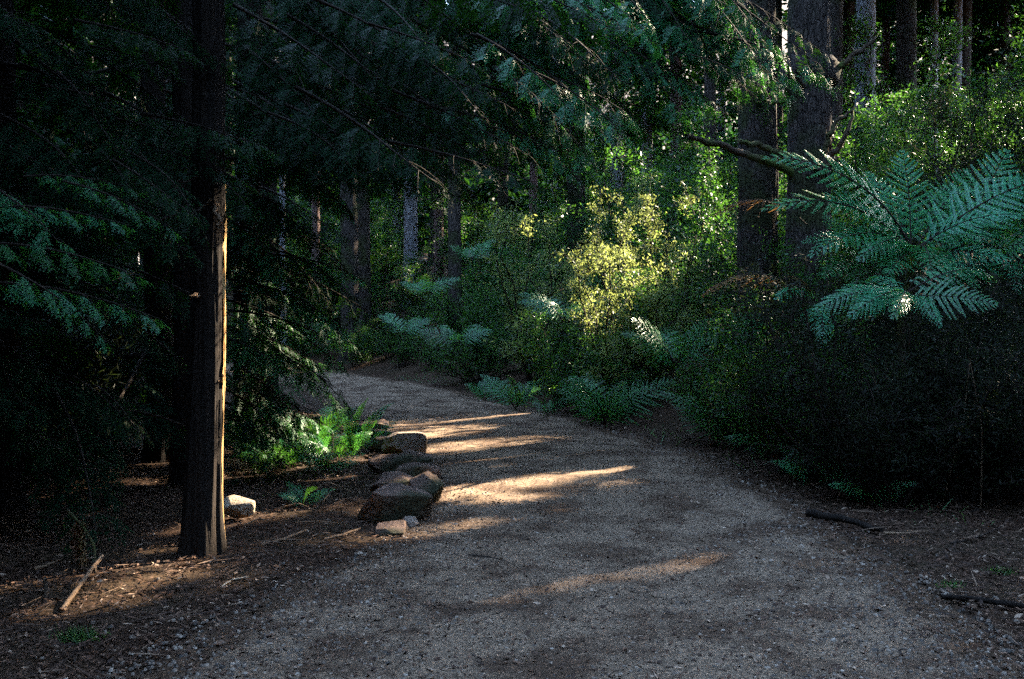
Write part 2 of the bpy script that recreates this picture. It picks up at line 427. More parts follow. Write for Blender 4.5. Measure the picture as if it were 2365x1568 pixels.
# ------------------------------------------------------------------ foliage meshes
def conifer_branch(L, seed, dens=1.0, leaf=.042, arch=.10, droop=.9):
    r = np.random.default_rng(seed); g = G()
    s = np.linspace(0, 1, 14)
    ax = np.stack([s * L, .03 * L * np.sin(s * 5 + seed), arch * L * np.sin(s * math.pi) * (1 - .25 * s)], 1)
    g.tube(ax, np.interp(s, [0, 1], [.011 * L ** .8 + .004, .003]), 6, 0)
    LP, LD, LN, LL = [], [], [], []
    t = .10
    side = 1
    while t < 1.0:
        p = np.array([np.interp(t, s, ax[:, k]) for k in range(3)])
        tan = np.array([np.interp(min(1, t + .02), s, ax[:, k]) for k in range(3)]) - p; tan /= np.linalg.norm(tan) + 1e-9
        bl = (.24 + .62 * (1 - t) ** .8) * (0.6 + .5 * r.random()) * min(1.0, .55 + t * 1.5) * (L / 3) ** .5
        if r.random() < .12: bl *= .4
        an = R(48 + 22 * r.random()) * side
        d0 = np.array([math.cos(an), math.sin(an), .10 * r.standard_normal()]) 
        m = max(5, int(bl / .05)); q = np.linspace(0, 1, m)[:, None]
        bp = p + d0 * bl * q + np.array([.25 * bl, 0, 0]) * q ** 2 + np.array([0, 0, -droop * bl * (.35 + .4 * r.random())]) * q ** 2
        g.tube(bp, np.linspace(.004, .0015, m), 3, 0)
        # sub-sprays
        k = max(6, int(bl / .024 * dens)); u = (np.arange(k) + .5 + .3 * r.standard_normal(k)) / k; u = np.clip(u, .06, .99)
        SP = np.stack([np.interp(u, q[:, 0], bp[:, c]) for c in range(3)], 1)
        bt = bp[-1] - bp[0]; bt /= np.linalg.norm(bt)
        sd = np.where(np.arange(k) % 2, 1.0, -1.0)[:, None]
        nrm = np.cross(bt, np.array([0, 0, 1.0])); nrm /= np.linalg.norm(nrm) + 1e-9
        SD = bt * .8 + nrm * sd * .75 + np.array([0, 0, -1.0]) * (.25 + .5 * r.random((k, 1))) + .16 * r.standard_normal((k, 3))
        SD /= np.linalg.norm(SD, axis=1)[:, None]
        SL = (.07 + .15 * (1 - u) ** .7) * (.7 + .6 * r.random(k))
        pl = np.cross(SD, np.cross(SD, np.array([0, 0, 1.0]))) * -1; pl /= np.linalg.norm(pl, axis=1)[:, None] + 1e-9
        bn = np.cross(SD, pl)
        for f in np.arange(0.12, 1.01, .22):
            for sg in ((-1, 1) if f < .95 else (0,)):
                P = SP + SD * (SL * f)[:, None] + np.array([0, 0, -.25]) * (SL * f * f)[:, None]
                D = SD * .85 + bn * sg * .6 + np.array([0, 0, -.25]) * f + .05 * r.standard_normal((k, 3))
                LP.append(P); LD.append(D); LN.append(pl + .15 * r.standard_normal((k, 3))); LL.append(leaf * (1.15 - .5 * f) * (.7 + .6 * r.random(k)) * (1.25 if sg == 0 else 1))
        side = -side
        t += (.055 + .03 * r.random()) * (3 / L) ** .75 / dens ** .5
    LP, LD, LN, LL = map(np.concatenate, (LP, LD, LN, LL))
    g.leaves(LP, LD, LN, LL, LL * .32, 1)
    return g

def frond(seed, a0, a1, npair=22, sub=14, width=.30, shape='tri', droopy=.12, curl=0.0):
    """blade along +X from the origin; the midrib turns from pitch a0 to a1; chord scaled to 1"""
    r = np.random.default_rng(seed); g = G()
    s = np.linspace(0, 1, 30); th = a0 + (a1 - a0) * s ** 1.3
    ax = np.stack([np.cumsum(np.cos(th)), curl * np.sin(s * 2.2) * 30 * .1, np.cumsum(np.sin(th))], 1) / 30; ax -= ax[0]
    ch = np.linalg.norm(ax[-1]); rot = math.atan2(ax[-1, 2], ax[-1, 0])
    c, sn = math.cos(-rot), math.sin(-rot)
    ax = np.stack([ax[:, 0] * c - ax[:, 2] * sn, ax[:, 1], ax[:, 0] * sn + ax[:, 2] * c], 1) / ch
    g.tube(ax, np.linspace(.0085, .0018, 30), 5, 0)
    T = np.gradient(ax, axis=0); T /= np.linalg.norm(T, axis=1)[:, None]
    Yv = np.array([0, 1.0, 0])
    LP, LD, LN, LL, LW = [], [], [], [], []
    for i in range(npair):
        t = .16 + .83 * (i / (npair - 1)) ** .92
        p = np.array([np.interp(t, s, ax[:, k]) for k in range(3)]); tn = np.array([np.interp(t, s, T[:, k]) for k in range(3)])
        Nn = np.cross(tn, Yv)
        if shape == 'tri': pl = width * (1.02 - t) ** .72 * min(1, .55 + (t - .16) * 3)
        else: pl = width * (math.sin(math.pi * min(1, (t + .02))) ** .6) * (.35 + .65 * (1 - t) ** .3)
        pl = max(pl, .012)
        for sg in (-1, 1):
            an = R(80 - 34 * t + 3 * r.standard_normal())
            d = tn * math.cos(an) + Yv * sg * math.sin(an) + Nn * .06 * r.standard_normal()
            m = max(4, int(sub * (pl / width) + 3)); q = (np.arange(m) + .4) / m
            l = pl * (.88 + .2 * r.random())
            dn = np.array([0, 0, -1.0]) * droopy * l * (.6 + .8 * r.random())
            bp = p + d * l * q[:, None] + dn * (q ** 2)[:, None] + tn * .12 * l * (q ** 2)[:, None]
            nn = np.cross(d, tn) * -sg
            bd = d * 1.0
            for s2 in (-1, 1):
                D = tn * s2 * .95 + bd * .45 + .06 * r.standard_normal((m, 3)) + np.array([0, 0, -.12])
                LP.append(bp); LD.append(D); LN.append(np.tile(nn, (m, 1)) + .12 * r.standard_normal((m, 3)))
                ll = (.37 * (.83 / npair) * (1 - .72 * q ** 1.6) + .004) * (.9 + .2 * r.random(m))
                LL.append(ll); LW.append(np.full(m, l / m * .98))
            wc = .28 * (.83 / npair) if shape == 'tri' else .6 * (.83 / npair)
            LP.append(np.stack([p, p + (bp[-1] - p) * .02])); LD.append(np.stack([bp[-1] - p] * 2)); LN.append(np.stack([nn + .5 * tn, nn - .5 * tn])); LL.append(np.full(2, np.linalg.norm(bp[-1] - p) * 1.06)); LW.append(np.full(2, wc * (1 - .3 * t)))
            # the rib of the leaflet
            LP.append(p[None]); LD.append((bp[-1] - p)[None]); LN.append(nn[None]); LL.append(np.array([np.linalg.norm(bp[-1] - p) * 1.04])); LW.append(np.array([.006]))
    g.leaves(*map(np.concatenate, (LP, LD, LN, LL, LW)), 1, .4)
    return g

def shrub(seed, h, rad, stems, twigs, per, ll, lw, upright=.5):
    r = np.random.default_rng(seed); g = G()
    LP, LD, LN = [], [], []
    for k in range(stems):
        a = r.random() * 2 * math.pi; ro = rad * (.2 + .75 * r.random()); hh = h * (.35 + .65 * r.random() ** .7)
        q = np.linspace(0, 1, 8)[:, None]
        end = np.array([math.cos(a) * ro, math.sin(a) * ro, hh])
        st = end * q + np.array([math.cos(a), math.sin(a), 0]) * ro * .25 * np.sin(q * math.pi) + .03 * h * r.standard_normal((8, 3)) * q
        st[0] = (.05 * math.cos(a), .05 * math.sin(a), -.1)
        g.tube(st, np.linspace(.006 * h + .004, .003, 8), 5, 0)
        for j in range(twigs):
            t = .18 + .82 * r.random() ** .8
            p = np.array([np.interp(t, q[:, 0], st[:, c]) for c in range(3)])
            b = r.random() * 2 * math.pi
            d = np.array([math.cos(b), math.sin(b), upright * (.3 + 1.2 * r.random()) - .15]); d += np.array([math.cos(a), math.sin(a), 0]) * .35
            d /= np.linalg.norm(d); tl = rad * (.16 + .55 * r.random() ** 1.6) * (1.1 - .5 * t)
            u = np.linspace(0, 1, 5)[:, None]
            tw = p + d * tl * u + np.array([0, 0, -.12 * tl]) * u ** 2
            g.tube(tw, np.linspace(.003, .0012, 5), 3, 0)
            v = r.random(per) ** .8; LPj = p + d * tl * v[:, None] + np.array([0, 0, -.12 * tl]) * (v ** 2)[:, None] + .045 * rad * r.standard_normal((per, 3))
            LP.append(LPj); LD.append(d * .7 + .7 * r.standard_normal((per, 3))); LN.append(np.array([0, 0, .8]) + .7 * r.standard_normal((per, 3)))
    LP, LD, LN = map(np.concatenate, (LP, LD, LN))
    z = .45 + 1.3 * r.random(len(LP)) ** 1.8
    g.leaves(LP, LD, LN, ll * z, lw * z, 1)
    return g

def high_crown(seed, rad, z0, z1, n, leaf):
    """conical crown of layered drooping limbs, coordinates from the tree's foot"""
    r = np.random.default_rng(seed); g = G(); LP, LD, LN = [], [], []
    limbs = 74; per = n // limbs
    for k in range(limbs):
        t = (k + r.random()) / limbs; z = z0 + (z1 - z0) * t
        rr = rad * (1 - t * .85) * (.65 + .45 * r.random()) * min(1, .55 + 4 * t); a = k * 2.399 + .4 * r.standard_normal()
        d = np.array([math.cos(a), math.sin(a), 0]); q = np.linspace(0, 1, 6)[:, None]
        ln = d * rr * q + np.array([0, 0, z]) + np.array([0, 0, .12 * rr]) * np.sin(q * math.pi) - np.array([0, 0, .32 * rr]) * q ** 2
        g.tube(ln, np.linspace(.035, .008, 6), 4, 0)
        u = r.random(per) ** .75; lat = (r.random(per) - .5) * rr * .75 * (1.1 - .7 * u)
        sd = np.array([-d[1], d[0], 0])
        P = np.stack([np.interp(u, q[:, 0], ln[:, c]) for c in range(3)], 1) + sd * lat[:, None]
        P[:, 2] += -.35 * np.abs(lat) - .22 * r.random(per) + .05 * r.standard_normal(per)
        LP.append(P); LD.append(d + sd * np.sign(lat)[:, None] * .8 + np.array([0, 0, -.5]) + .4 * r.standard_normal((per, 3)))
        LN.append(np.array([0, 0, 1.0]) + .5 * r.standard_normal((per, 3)))
    LP, LD, LN = map(np.concatenate, (LP, LD, LN)); z = .6 + .8 * r.random(len(LP))
    g.leaves(LP, LD, LN, leaf * z, leaf * .5 * z, 1)
    return g

CB = [Lib('branch', conifer_branch(3.0, 11, 1.7), [M_wood, M_con]), Lib('branch', conifer_branch(3.0, 12, 1.7, arch=.05), [M_wood, M_con]),
      Lib('branch', conifer_branch(2.0, 13, 1.7, arch=.02), [M_wood, M_con]), Lib('branch', conifer_branch(5.0, 14, 1.7, arch=.08), [M_wood, M_con]),
      Lib('branch', conifer_branch(5.0, 15, 1.7, arch=.05, droop=1.2), [M_wood, M_con])]
CB.append(Lib('branch', conifer_branch(2.0, 16, 1.3, leaf=.05, arch=.06, droop=.8), [M_wood, M_skylit]))
CB.append(Lib('branch', conifer_branch(3.0, 17, 1.5, leaf=.045, arch=.08, droop=1.0), [M_wood, M_skylit]))
#'branch', conifer_branch(2.0, 16, 1.3, leaf=.05, arch=.06, droop=.8), [M_wood, M_skylit]))
CBL = [3.0, 3.0, 2.0, 5.0, 5.0, 2.0, 3.0]
FR = [Lib('frond', frond(21, R(35), R(-30), 16, 18, .33), [M_wood, M_fern]),          # arched
      Lib('frond', frond(22, R(20), R(-8), 14, 20, .44, droopy=.18), [M_wood, M_fern]),           # nearly straight, wide
      Lib('frond', frond(23, R(50), R(-45), 30, 4, .10, 'sword'), [M_wood, M_fern]),  # sword fern
      Lib('frond', frond(24, R(25), R(-45), 17, 16, .30, droopy=.5), [M_wood, M_fern])]           # drooping
FG = [Lib('frond', frond(21, R(35), R(-30), 16, 16, .33), [M_wood, M_fern2]), Lib('frond', frond(22, R(20), R(-8), 14, 16, .44, droopy=.18), [M_wood, M_fern2]), FR[2], Lib('frond', frond(24, R(25), R(-45), 17, 14, .30, droopy=.5), [M_wood, M_fern2])]
FRD = Lib('frond', frond(25, R(25), R(-60), 20, 8, .22, droopy=.9), [M_wood, M_dead])
DK = [Lib('foliage', shrub(37, 1.4, .95, 14, 16, 60, .040, .007, .6), [M_wood, M_shaded]), Lib('foliage', shrub(38, 1.2, 1.0, 15, 14, 60, .045, .006, .9), [M_wood, M_shaded])]
DKL = Lib('foliage', shrub(39, 2.4, 1.3, 12, 24, 100, .036, .010, .6), [M_wood, M_shaded])
SH = [Lib('foliage', shrub(31, 1.6, .95, 10, 18, 100, .032, .013), [M_wood, M_shrub]), Lib('foliage', shrub(32, 1.5, 1.0, 10, 18, 100, .028, .012, .3), [M_wood, M_shrub]),
      Lib('foliage', shrub(33, 2.4, 1.2, 12, 24, 100, .036, .014, .7), [M_wood, M_shrub]), Lib('foliage', shrub(34, .8, .8, 10, 14, 80, .026, .011, .3), [M_wood, M_shrub])]
PLU = [Lib('foliage', shrub(35, 2.1, .8, 11, 17, 80, .028, .009, 1.5), [M_wood, M_plume]), Lib('foliage', shrub(36, 1.5, .7, 9, 16, 80, .026, .009, 1.2), [M_wood, M_plume])]
HC = [Lib('crown', high_crown(41, 3.6, 7.0, 22, 26000, .19), [M_wood, M_con]), Lib('crown', high_crown(42, 3.2, 8.5, 24, 24000, .19), [M_wood, M_con])]
FL = [Lib('crown', high_crown(45, 3.4, .8, 20, 12000, .30), [M_wood, M_con]), Lib('crown', high_crown(46, 3.0, 1.5, 21, 12000, .30), [M_wood, M_con])]
FC = [Lib('crown', high_crown(43, 3.2, 4.5, 20, 11000, .26), [M_wood, M_con]), Lib('crown', high_crown(44, 3.4, 9, 24, 11000, .26), [M_wood, M_con])]

# ------------------------------------------------------------------ trunks
def trunk_geo(pts, rad, sides=28, rings=60, ridge=.05, flare=.5, seed=0, lobes=5):
    pts = np.asarray(pts, float); s = np.linspace(0, 1, len(pts)); q = np.linspace(0, 1, rings)
    P = np.stack([np.interp(q, s, pts[:, k]) for k in range(3)], 1); r = np.interp(q, s, rad)
    z = P[:, 2] - P[0, 2]
    a = np.arange(sides) * 2 * math.pi / sides
    A, Zg = np.meshgrid(a, z)
    fl = flare * np.exp(-Zg / (.9 * rad[0] + .12)) * (1 + .45 * np.sin(lobes * A + seed))
    rr = r[:, None] * (1 + fl + ridge * (np.sin(9 * A + 2 * np.sin(Zg * 1.3 + seed)) * .5 + wob(np.cos(A) * 3, np.sin(A) * 3, Zg * .7, 1.5, seed)) + .6 * ridge * wob(np.cos(A), np.sin(A), Zg * 2.0, 1.0, seed + 3) + .45 * ridge * np.sin(21 * A + 4 * wob(A * .5, Zg * .8, f=1.5, seed=seed)))
    V = np.stack([P[:, None, 0] + rr * np.cos(A), P[:, None, 1] + rr * np.sin(A), np.broadcast_to(P[:, None, 2], rr.shape)], -1)
    i, j = np.meshgrid(np.arange(rings - 1), np.arange(sides), indexing='ij')
    F = np.stack([i * sides + j, i * sides + (j + 1) % sides, (i + 1) * sides + (j + 1) % sides, (i + 1) * sides + j], -1).reshape(-1, 4)
    g = G(); g.add(V, F, 0); return g

def tree(name, label, base, r, height, mat_, crown=None, group=None, lean=(0, 0), seed=0, crot=0.0, ridge=.05, flare=.5, top=.45, carve=True, cs=1.0, sides=28, rings=60):
    """base x, y; the foot sits on the terrain"""
    z = hz(*base); b = np.array([base[0], base[1], z])
    t = empty(name, b, label, 'tree', group)
    q = np.linspace(0, 1, 8)[:, None]
    pts = np.array([0, 0, -.15]) * (1 - q) + np.array([lean[0] * height, lean[1] * height, height]) * q + .01 * height * np.stack([np.sin(q[:, 0] * 6 + seed), np.cos(q[:, 0] * 5 + seed), 0 * q[:, 0]], 1) * q
    gm = trunk_geo(pts, np.interp(q[:, 0], [0, 1], [r, r * top]), sides, rings, ridge, flare, seed)
    V, F, M = gm.arrays(); link('trunk', make_mesh('trunk', V, F, M, [mat_], True), t)
    if crown: crown.put('crown', spin(b, crot, cs), b, t, carve)
    return t, b
def limb(t, b, pts, r0, r1, m, name='limb', n=9):
    g = G(); pts = np.asarray(pts, float); s = np.linspace(0, 1, len(pts)); q = np.linspace(0, 1, 18)
    P = np.stack([np.interp(q, s, pts[:, k]) for k in range(3)], 1)
    P[1:-1] = (P[:-2] + P[1:-1] + P[2:]) / 3
    P += .012 * np.stack([wob(q * 9, 0 * q, seed=pts[0, 0] * 7), wob(q * 9, 0 * q, seed=3 + pts[0, 2]), wob(q * 9, 0 * q, seed=5)], 1) * 2
    rr = np.interp(q, [0, 1], [r0, r1]) * (1 + .14 * wob(q * 14, 0 * q, seed=pts[0, 2]))
    g.tube(P - b, rr, n, 0, True); V, F, M = g.arrays()
    return link(name, make_mesh(name, V, F, M, [m], True), t)
def bough(t, b, lib, p0, p1, up=(0, 0, 1), roll=0.0, carve=True):
    return CB[lib].put('branch', frame(p0, p1, up, CBL[lib], roll), b, t, carve)

# --- the near tree left of the path with the sunlit edge
t1, b1 = tree('conifer_tree', 'dark conifer trunk with sunlit right edge rising beside the near left path edge', (-1.95, 6.2), .106, 11, M_bark, None, lean=(.022, .0), seed=1, ridge=.075, flare=.75, top=.55, rings=140, sides=72)
limb(t1, b1, [at(505, 440, 6.2), at(470, 485, 6.0), at(400, 503, 5.8), at(330, 500, 5.7)], .010, .004, M_wood, 'twig', 5)
limb(t1, b1, [at(500, 400, 6.2), at(430, 420, 6.0), at(330, 440, 5.7)], .009, .004, M_wood, 'twig', 5)
limb(t1, b1, [at(495, 470, 6.15), at(507, 505, 6.05), at(515, 540, 6.05)], .018, .007, M_dry, 'twig', 6)
limb(t1, b1, [at(470, 683, 6.2), at(452, 683, 6.0), at(438, 684, 5.97)], .010, .005, M_dry, 'twig', 5)
limb(t1, b1, [at(500, 885, 6.2), at(510, 878, 6.1), at(512, 862, 6.08)], .006, .002, M_dry, 'twig', 5)
for k in range(30):
    z = 3.9 + 6.0 * k / 29; a = k * 2.4; l = 2.6 - .14 * (z - 3)
    p0 = np.array([-1.95 + .022 * z, 6.2, z]); p1 = p0 + np.array([math.cos(a) * l, math.sin(a) * l, -.35 * l + .2])
    bough(t1, b1, k % 2, p0, p1)

za = np.linspace(.06, 2.32, 90); aa = np.linspace(R(-66), R(34), 22); A, Zs = np.meshgrid(aa, za)  # strip along the trunk that paints its sunlit edge
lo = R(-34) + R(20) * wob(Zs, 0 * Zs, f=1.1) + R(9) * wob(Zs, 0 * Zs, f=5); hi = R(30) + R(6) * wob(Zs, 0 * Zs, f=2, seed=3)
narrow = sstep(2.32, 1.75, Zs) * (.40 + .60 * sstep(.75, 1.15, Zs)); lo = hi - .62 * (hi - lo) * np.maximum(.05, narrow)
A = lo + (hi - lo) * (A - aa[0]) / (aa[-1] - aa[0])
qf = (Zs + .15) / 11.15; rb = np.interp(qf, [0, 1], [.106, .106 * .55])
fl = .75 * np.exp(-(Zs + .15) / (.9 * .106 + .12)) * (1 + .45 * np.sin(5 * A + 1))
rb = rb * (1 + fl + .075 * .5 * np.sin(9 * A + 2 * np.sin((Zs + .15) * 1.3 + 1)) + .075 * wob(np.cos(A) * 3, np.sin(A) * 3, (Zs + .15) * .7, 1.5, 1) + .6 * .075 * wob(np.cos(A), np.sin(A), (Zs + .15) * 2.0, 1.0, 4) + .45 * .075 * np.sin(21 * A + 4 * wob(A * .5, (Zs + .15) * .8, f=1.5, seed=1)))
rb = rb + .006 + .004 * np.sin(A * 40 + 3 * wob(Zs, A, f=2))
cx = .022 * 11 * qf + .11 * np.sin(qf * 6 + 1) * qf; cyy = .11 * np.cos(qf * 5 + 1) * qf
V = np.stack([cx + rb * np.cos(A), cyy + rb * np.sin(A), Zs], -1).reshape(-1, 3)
link('painted_sun_strip', make_mesh('painted_sun_strip', V, grid_faces(90, 22), np.zeros(89 * 21), [M_sun_strip], True), t1)['label'] = 'strip of sun coloured pale wood with the sunlit edge painted in'

# --- conifers crowding the left side, boughs down to the ground
def low_conifer(label, base, r, h, z0, l0, nb, seed, group=None, bare=None, libs=(0, 1), matb=None):
    t, b = tree('conifer_tree', label, base, r, h, matb or M_bark, None, group, seed=seed, rings=50)
    rr = np.random.default_rng(seed)
    for k in range(nb):
        f = (k + .5) / nb; z = b[2] + z0 + (h * .97 - z0) * f; a = seed + k * 2.399 + .3 * rr.standard_normal(); l = l0 * (1 - .72 * f) * (.75 + .45 * rr.random())
        if bare and bare(a, z): continue
        p0 = np.array([base[0], base[1], z]); p1 = p0 + np.array([math.cos(a) * l, math.sin(a) * l, (-.30 - .25 * rr.random()) * l])
        p1[2] = max(p1[2], hz(p1[0], p1[1]) + .12)
        bough(t, b, libs[k % len(libs)], p0, p1, roll=.2 * rr.standard_normal())
    return t, b
tA, bA = low_conifer('dark drooping conifer deep in shade at the far left behind the sunlit trunk', (-3.9, 7.6), .13, 13, .7, 2.3, 46, 51)
tB, bB = low_conifer('conifer at the left edge of the photo with hanging boughs coloured as skylit', (-3.35, 5.0), .12, 11, 1.0, 2.0, 40, 52, bare=lambda a, z: z < 3.9 and math.cos(a) > 0)
tC, bC = low_conifer('conifer with long low boughs just behind and right of the sunlit trunk', (-3.5, 9.9), .14, 13, .9, 2.4, 44, 53)
tD, bD = low_conifer('slim conifer on the left inside of the path bend, half hidden by nearer boughs', (-4.4, 13.0), .13, 13, 1.6, 2.6, 44, 54, bare=lambda a, z: z < 2.0)
tE, bE = low_conifer('shaded conifer in the dark left margin, farthest behind', (-6.3, 9.5), .14, 14, 1.2, 2.6, 40, 55)
tF, bF = low_conifer('shading conifer added out of frame behind the viewer on the left', (-3.6, 1.2), .15, 13, 3.2, 2.7, 36, 56)  # added beside the view to deepen the shade on the left
rs_ = np.random.default_rng(9)
# hand placed boughs of the left edge tree
for x0, y0, d0, x1, y1, d1, lb in [(-60, 560, 4.9, 330, 640, 5.0, 2), (-40, 480, 5.0, 300, 520, 5.2, 2), (60, 410, 5.5, 330, 440, 5.6, 2), (-60, 650, 4.8, 380, 740, 5.1, 2), (0, 610, 4.7, 260, 800, 4.9, 2),
                                   (-100, 380, 5.2, 130, 560, 4.9, 2), (150, 420, 5.4, 420, 540, 5.6, 2)]:
    bough(tB, bB, 5, at(x0, y0, d0 - .35), at(x1, y1, d1 - .35))
for k in range(46):
    x0, y0, d0 = rs_.uniform(-150, 330), rs_.uniform(-200, 420), rs_.uniform(5.2, 7.4)
    bough(tB, bB, 2 if k % 3 else 1, at(x0, y0, d0), at(x0 + rs_.uniform(120, 300), y0 + rs_.uniform(60, 220), d0 - rs_.uniform(0, .5)))
for k in range(30):
    x0, y0, d0 = rs_.uniform(-100, 260), rs_.uniform(350, 950), rs_.uniform(5.8, 7.6)
    bough(tA, bA, 2, at(x0, y0, d0), at(x0 + rs_.uniform(120, 260), y0 + rs_.uniform(60, 180), d0 - rs_.uniform(0, .5)))
for k in range(32):
    x0, y0, d0 = rs_.uniform(480, 560), rs_.uniform(200, 980), rs_.uniform(8.6, 10.5)
    bough(tC, bC, (5, 6, 0, 6, 1)[k % 5], at(x0, y0, d0), at(x0 + rs_.uniform(130, 280), y0 + rs_.uniform(60, 200), d0 - rs_.uniform(.2, .9)))
for k in range(40):  # roof of boughs above the view, added to darken the left
    x, y = rs_.uniform(-6.0, -2.6), rs_.uniform(2.6, 8.0); z = max(3.5, 1.5 + .36 * y) + rs_.uniform(0, 1.2); a = rs_.uniform(0, 6.28); l = rs_.uniform(2.2, 3.0)
    t_, b_ = ((tB, bB), (tF, bF))[k % 2]
    p1 = np.array([x + .5 * l * math.cos(a), y + .5 * l * math.sin(a), z - .2]); bough(t_, b_, k % 2, p1 - np.array([math.cos(a) * l, math.sin(a) * l, -.5]), p1)
# boughs of the conifer behind the sunlit trunk, reaching towards the path
for x0, y0, d0, x1, y1, d1, lb in [(520, 420, 9.8, 700, 560, 9.0, 6), (520, 600, 9.6, 830, 640, 9.0, 6), (520, 690, 9.5, 760, 830, 9.0, 6), (520, 760, 9.5, 745, 860, 9.1, 6), (530, 850, 9.3, 720, 960, 8.6, 2),
                                   (520, 900, 9.0, 690, 1040, 8.3, 2), (520, 960, 8.7, 640, 1070, 8.2, 2), (510, 500, 9.9, 760, 700, 9.6, 0), (520, 300, 10, 760, 470, 9.6, 1), (500, 540, 9.0, 640, 720, 8.4, 1)]:
    bough(tC, bC, lb, at(x0, y0, d0), at(x1, y1, d1))
for x0, y0, x1, y1, d in [(515, 860, 640, 960, 9.5), (530, 900, 690, 1000, 9.4), (520, 950, 660, 1050, 9.3), (560, 920, 745, 985, 9.6), (520, 990, 620, 1085, 9.2), (600, 860, 750, 850, 9.9), (540, 800, 740, 840, 9.8)]:
    bough(tC, bC, 5, at(x0, y0, d + .3), at(x1, y1, d), carve=False)
for pts in [[(560, 250), (640, 300), (700, 330)], [(580, 500), (600, 560), (615, 600)], [(600, 880), (650, 860), (700, 870)], [(560, 1010), (640, 960), (700, 950)], [(560, 900), (600, 960), (650, 1040)]]:
    limb(tC, bC, [at(x, y, 8.6) for x, y in pts], .008, .003, M_dry, 'twig', 5)

# --- the conifer whose long boughs sweep over the path across the top of the view
tG, bG = tree('conifer_tree', 'conifer whose long hanging boughs cover the top centre of the view', (-3.0, 11.3), .16, 14, M_bark, None, seed=5, rings=50)
sweep = [(560, -60, 10.6, 900, 230, 8.5, 3), (600, 60, 10.8, 1010, 360, 9.0, 4), (560, 150, 11, 860, 420, 10, 0), (620, -120, 10.5, 1180, 160, 8.8, 3), (650, -200, 10.4, 1340, 190, 9.2, 3),
         (640, 100, 11, 1080, 420, 10.4, 4), (700, -250, 10.4, 1500, 150, 9.4, 3), (700, 40, 11, 1260, 330, 10.4, 4), (760, -300, 10.6, 1640, 120, 9.8, 3), (900, -260, 10.6, 1760, 210, 9.9, 3),
         (1000, -240, 10.6, 1880, 150, 9.8, 3), (1000, -60, 10.8, 1560, 260, 10.2, 0), (900, -40, 10.8, 1420, 300, 10.6, 4), (1150, -120, 10.6, 1770, 260, 10.0, 3), (820, 80, 11.2, 1330, 440, 11, 4),
         (660, -30, 9.6, 1000, 130, 7.8, 0), (560, 20, 9.4, 760, 320, 8.4, 1), (900, -150, 9.5, 1250, 60, 8.0, 0), (1100, -200, 9.5, 1500, 60, 8.2, 1), (1300, -220, 9.6, 1700, 20, 8.4, 0),
         (1000, 100, 11.3, 1420, 470, 11.3, 4), (760, 180, 11.3, 1120, 480, 11.2, 1), (1250, 60, 11, 1600, 330, 10.6, 0), (1350, -100, 10.6, 1900, 130, 9.9, 3), (700, -100, 11.3, 960, 240, 11.0, 1)]
rs = np.random.default_rng(5)
for k in range(44):
    x0, y0, d0 = rs.uniform(500, 1560), rs.uniform(-260, 150), rs.uniform(9.6, 11.6)
    x1 = x0 + rs.uniform(240, 420); y1 = y0 + rs.uniform(170, 330)
    y1 = min(y1, np.interp(x1, [700, 1350, 1500, 1900], [450, 430, 300, 180])); y0 = min(y0, y1 - 100)
    sweep.append((x0, y0, d0, x1, y1, d0 - rs.uniform(.2, 1.2), int(rs.choice([0, 3, 5, 6, 6, 6] if x1 > 1280 else [0, 1, 2, 3, 4]))))
for x0, y0, d0, x1, y1, d1, lb in sweep:
    if x1 > 1320 and lb < 3 and y1 < 280: lb = 6  # right side swaps to the copies with painted skylight
    bough(tG, bG, lb, at(x0, y0, d0), at(x1, y1, d1))
for k in range(16):
    z = 7.0 + 6.5 * k / 15; a = k * 2.4; l = 3.2 - .25 * (z - 7)
    bough(tG, bG, k % 2, (-3.0, 11.3, z), (-3 + math.cos(a) * l, 11.3 + math.sin(a) * l, z - .4 * l))
for pts, r0 in [([(1340, 100), (1450, 200), (1545, 178)], .012), ([(1350, 20), (1420, 90), (1500, 150)], .01), ([(760, 0), (860, 150), (960, 260)], .014), ([(650, 60), (700, 200), (760, 330)], .012)]:
    limb(tG, bG, [at(x, y, 9.9) for x, y in pts], r0, .005, M_wood, 'twig', 5)

tH, bH = tree('conifer_tree', 'conifer on the inside of the bend whose dark curtain of boughs hides the far trunks', (-4.0, 16.2), .17, 14, M_bark, None, seed=6, rings=50)
for k in range(60):
    x0, y0, d0 = rs.uniform(480, 1250), rs.uniform(-200, 230), rs.uniform(12.0, 15.5)
    x1 = x0 + rs.uniform(180, 300); y1 = np.interp(x1, [600, 700, 1350, 1560], [520, 470, 450, 330]) - 300 * rs.random(); y0 = y1 - rs.uniform(110, 240)
    bough(tH, bH, int(rs.integers(0, 5)), at(x0, y0, d0), at(x1, y1, d0 - rs.uniform(.2, 1.0)))

tI, bI = tree('conifer_tree', 'conifer hidden behind the sunlit trunk, holding the nearest dark boughs at the top', (-2.85, 8.7), .13, 12, M_bark, None, seed=7, rings=50)
for k in range(54):
    x0, d0 = rs.uniform(500, 1250), rs.uniform(7.8, 9.6)
    x1 = x0 + rs.uniform(200, 340); y1 = np.interp(x1, [600, 700, 800, 1350, 1560], [300, 350, 430, 430, 200]) - 330 * rs.random() ** 1.3; y0 = y1 - rs.uniform(90, 230)
    bough(tI, bI, int(rs.choice([2, 6, 5, 6] if x1 > 1280 else [0, 1, 2])), at(x0, y0, d0), at(x1, y1, d0 - rs.uniform(.1, .8)))

for k in range(12):
    x1, y1 = rs.uniform(1600, 1830), rs.uniform(60, 285); d0 = rs.uniform(9.6, 10.6)
    bough(tI, bI, 6, at(x1 - rs.uniform(200, 320), y1 - rs.uniform(120, 200), d0), at(x1, y1, d0 - rs.uniform(.1, .5)))

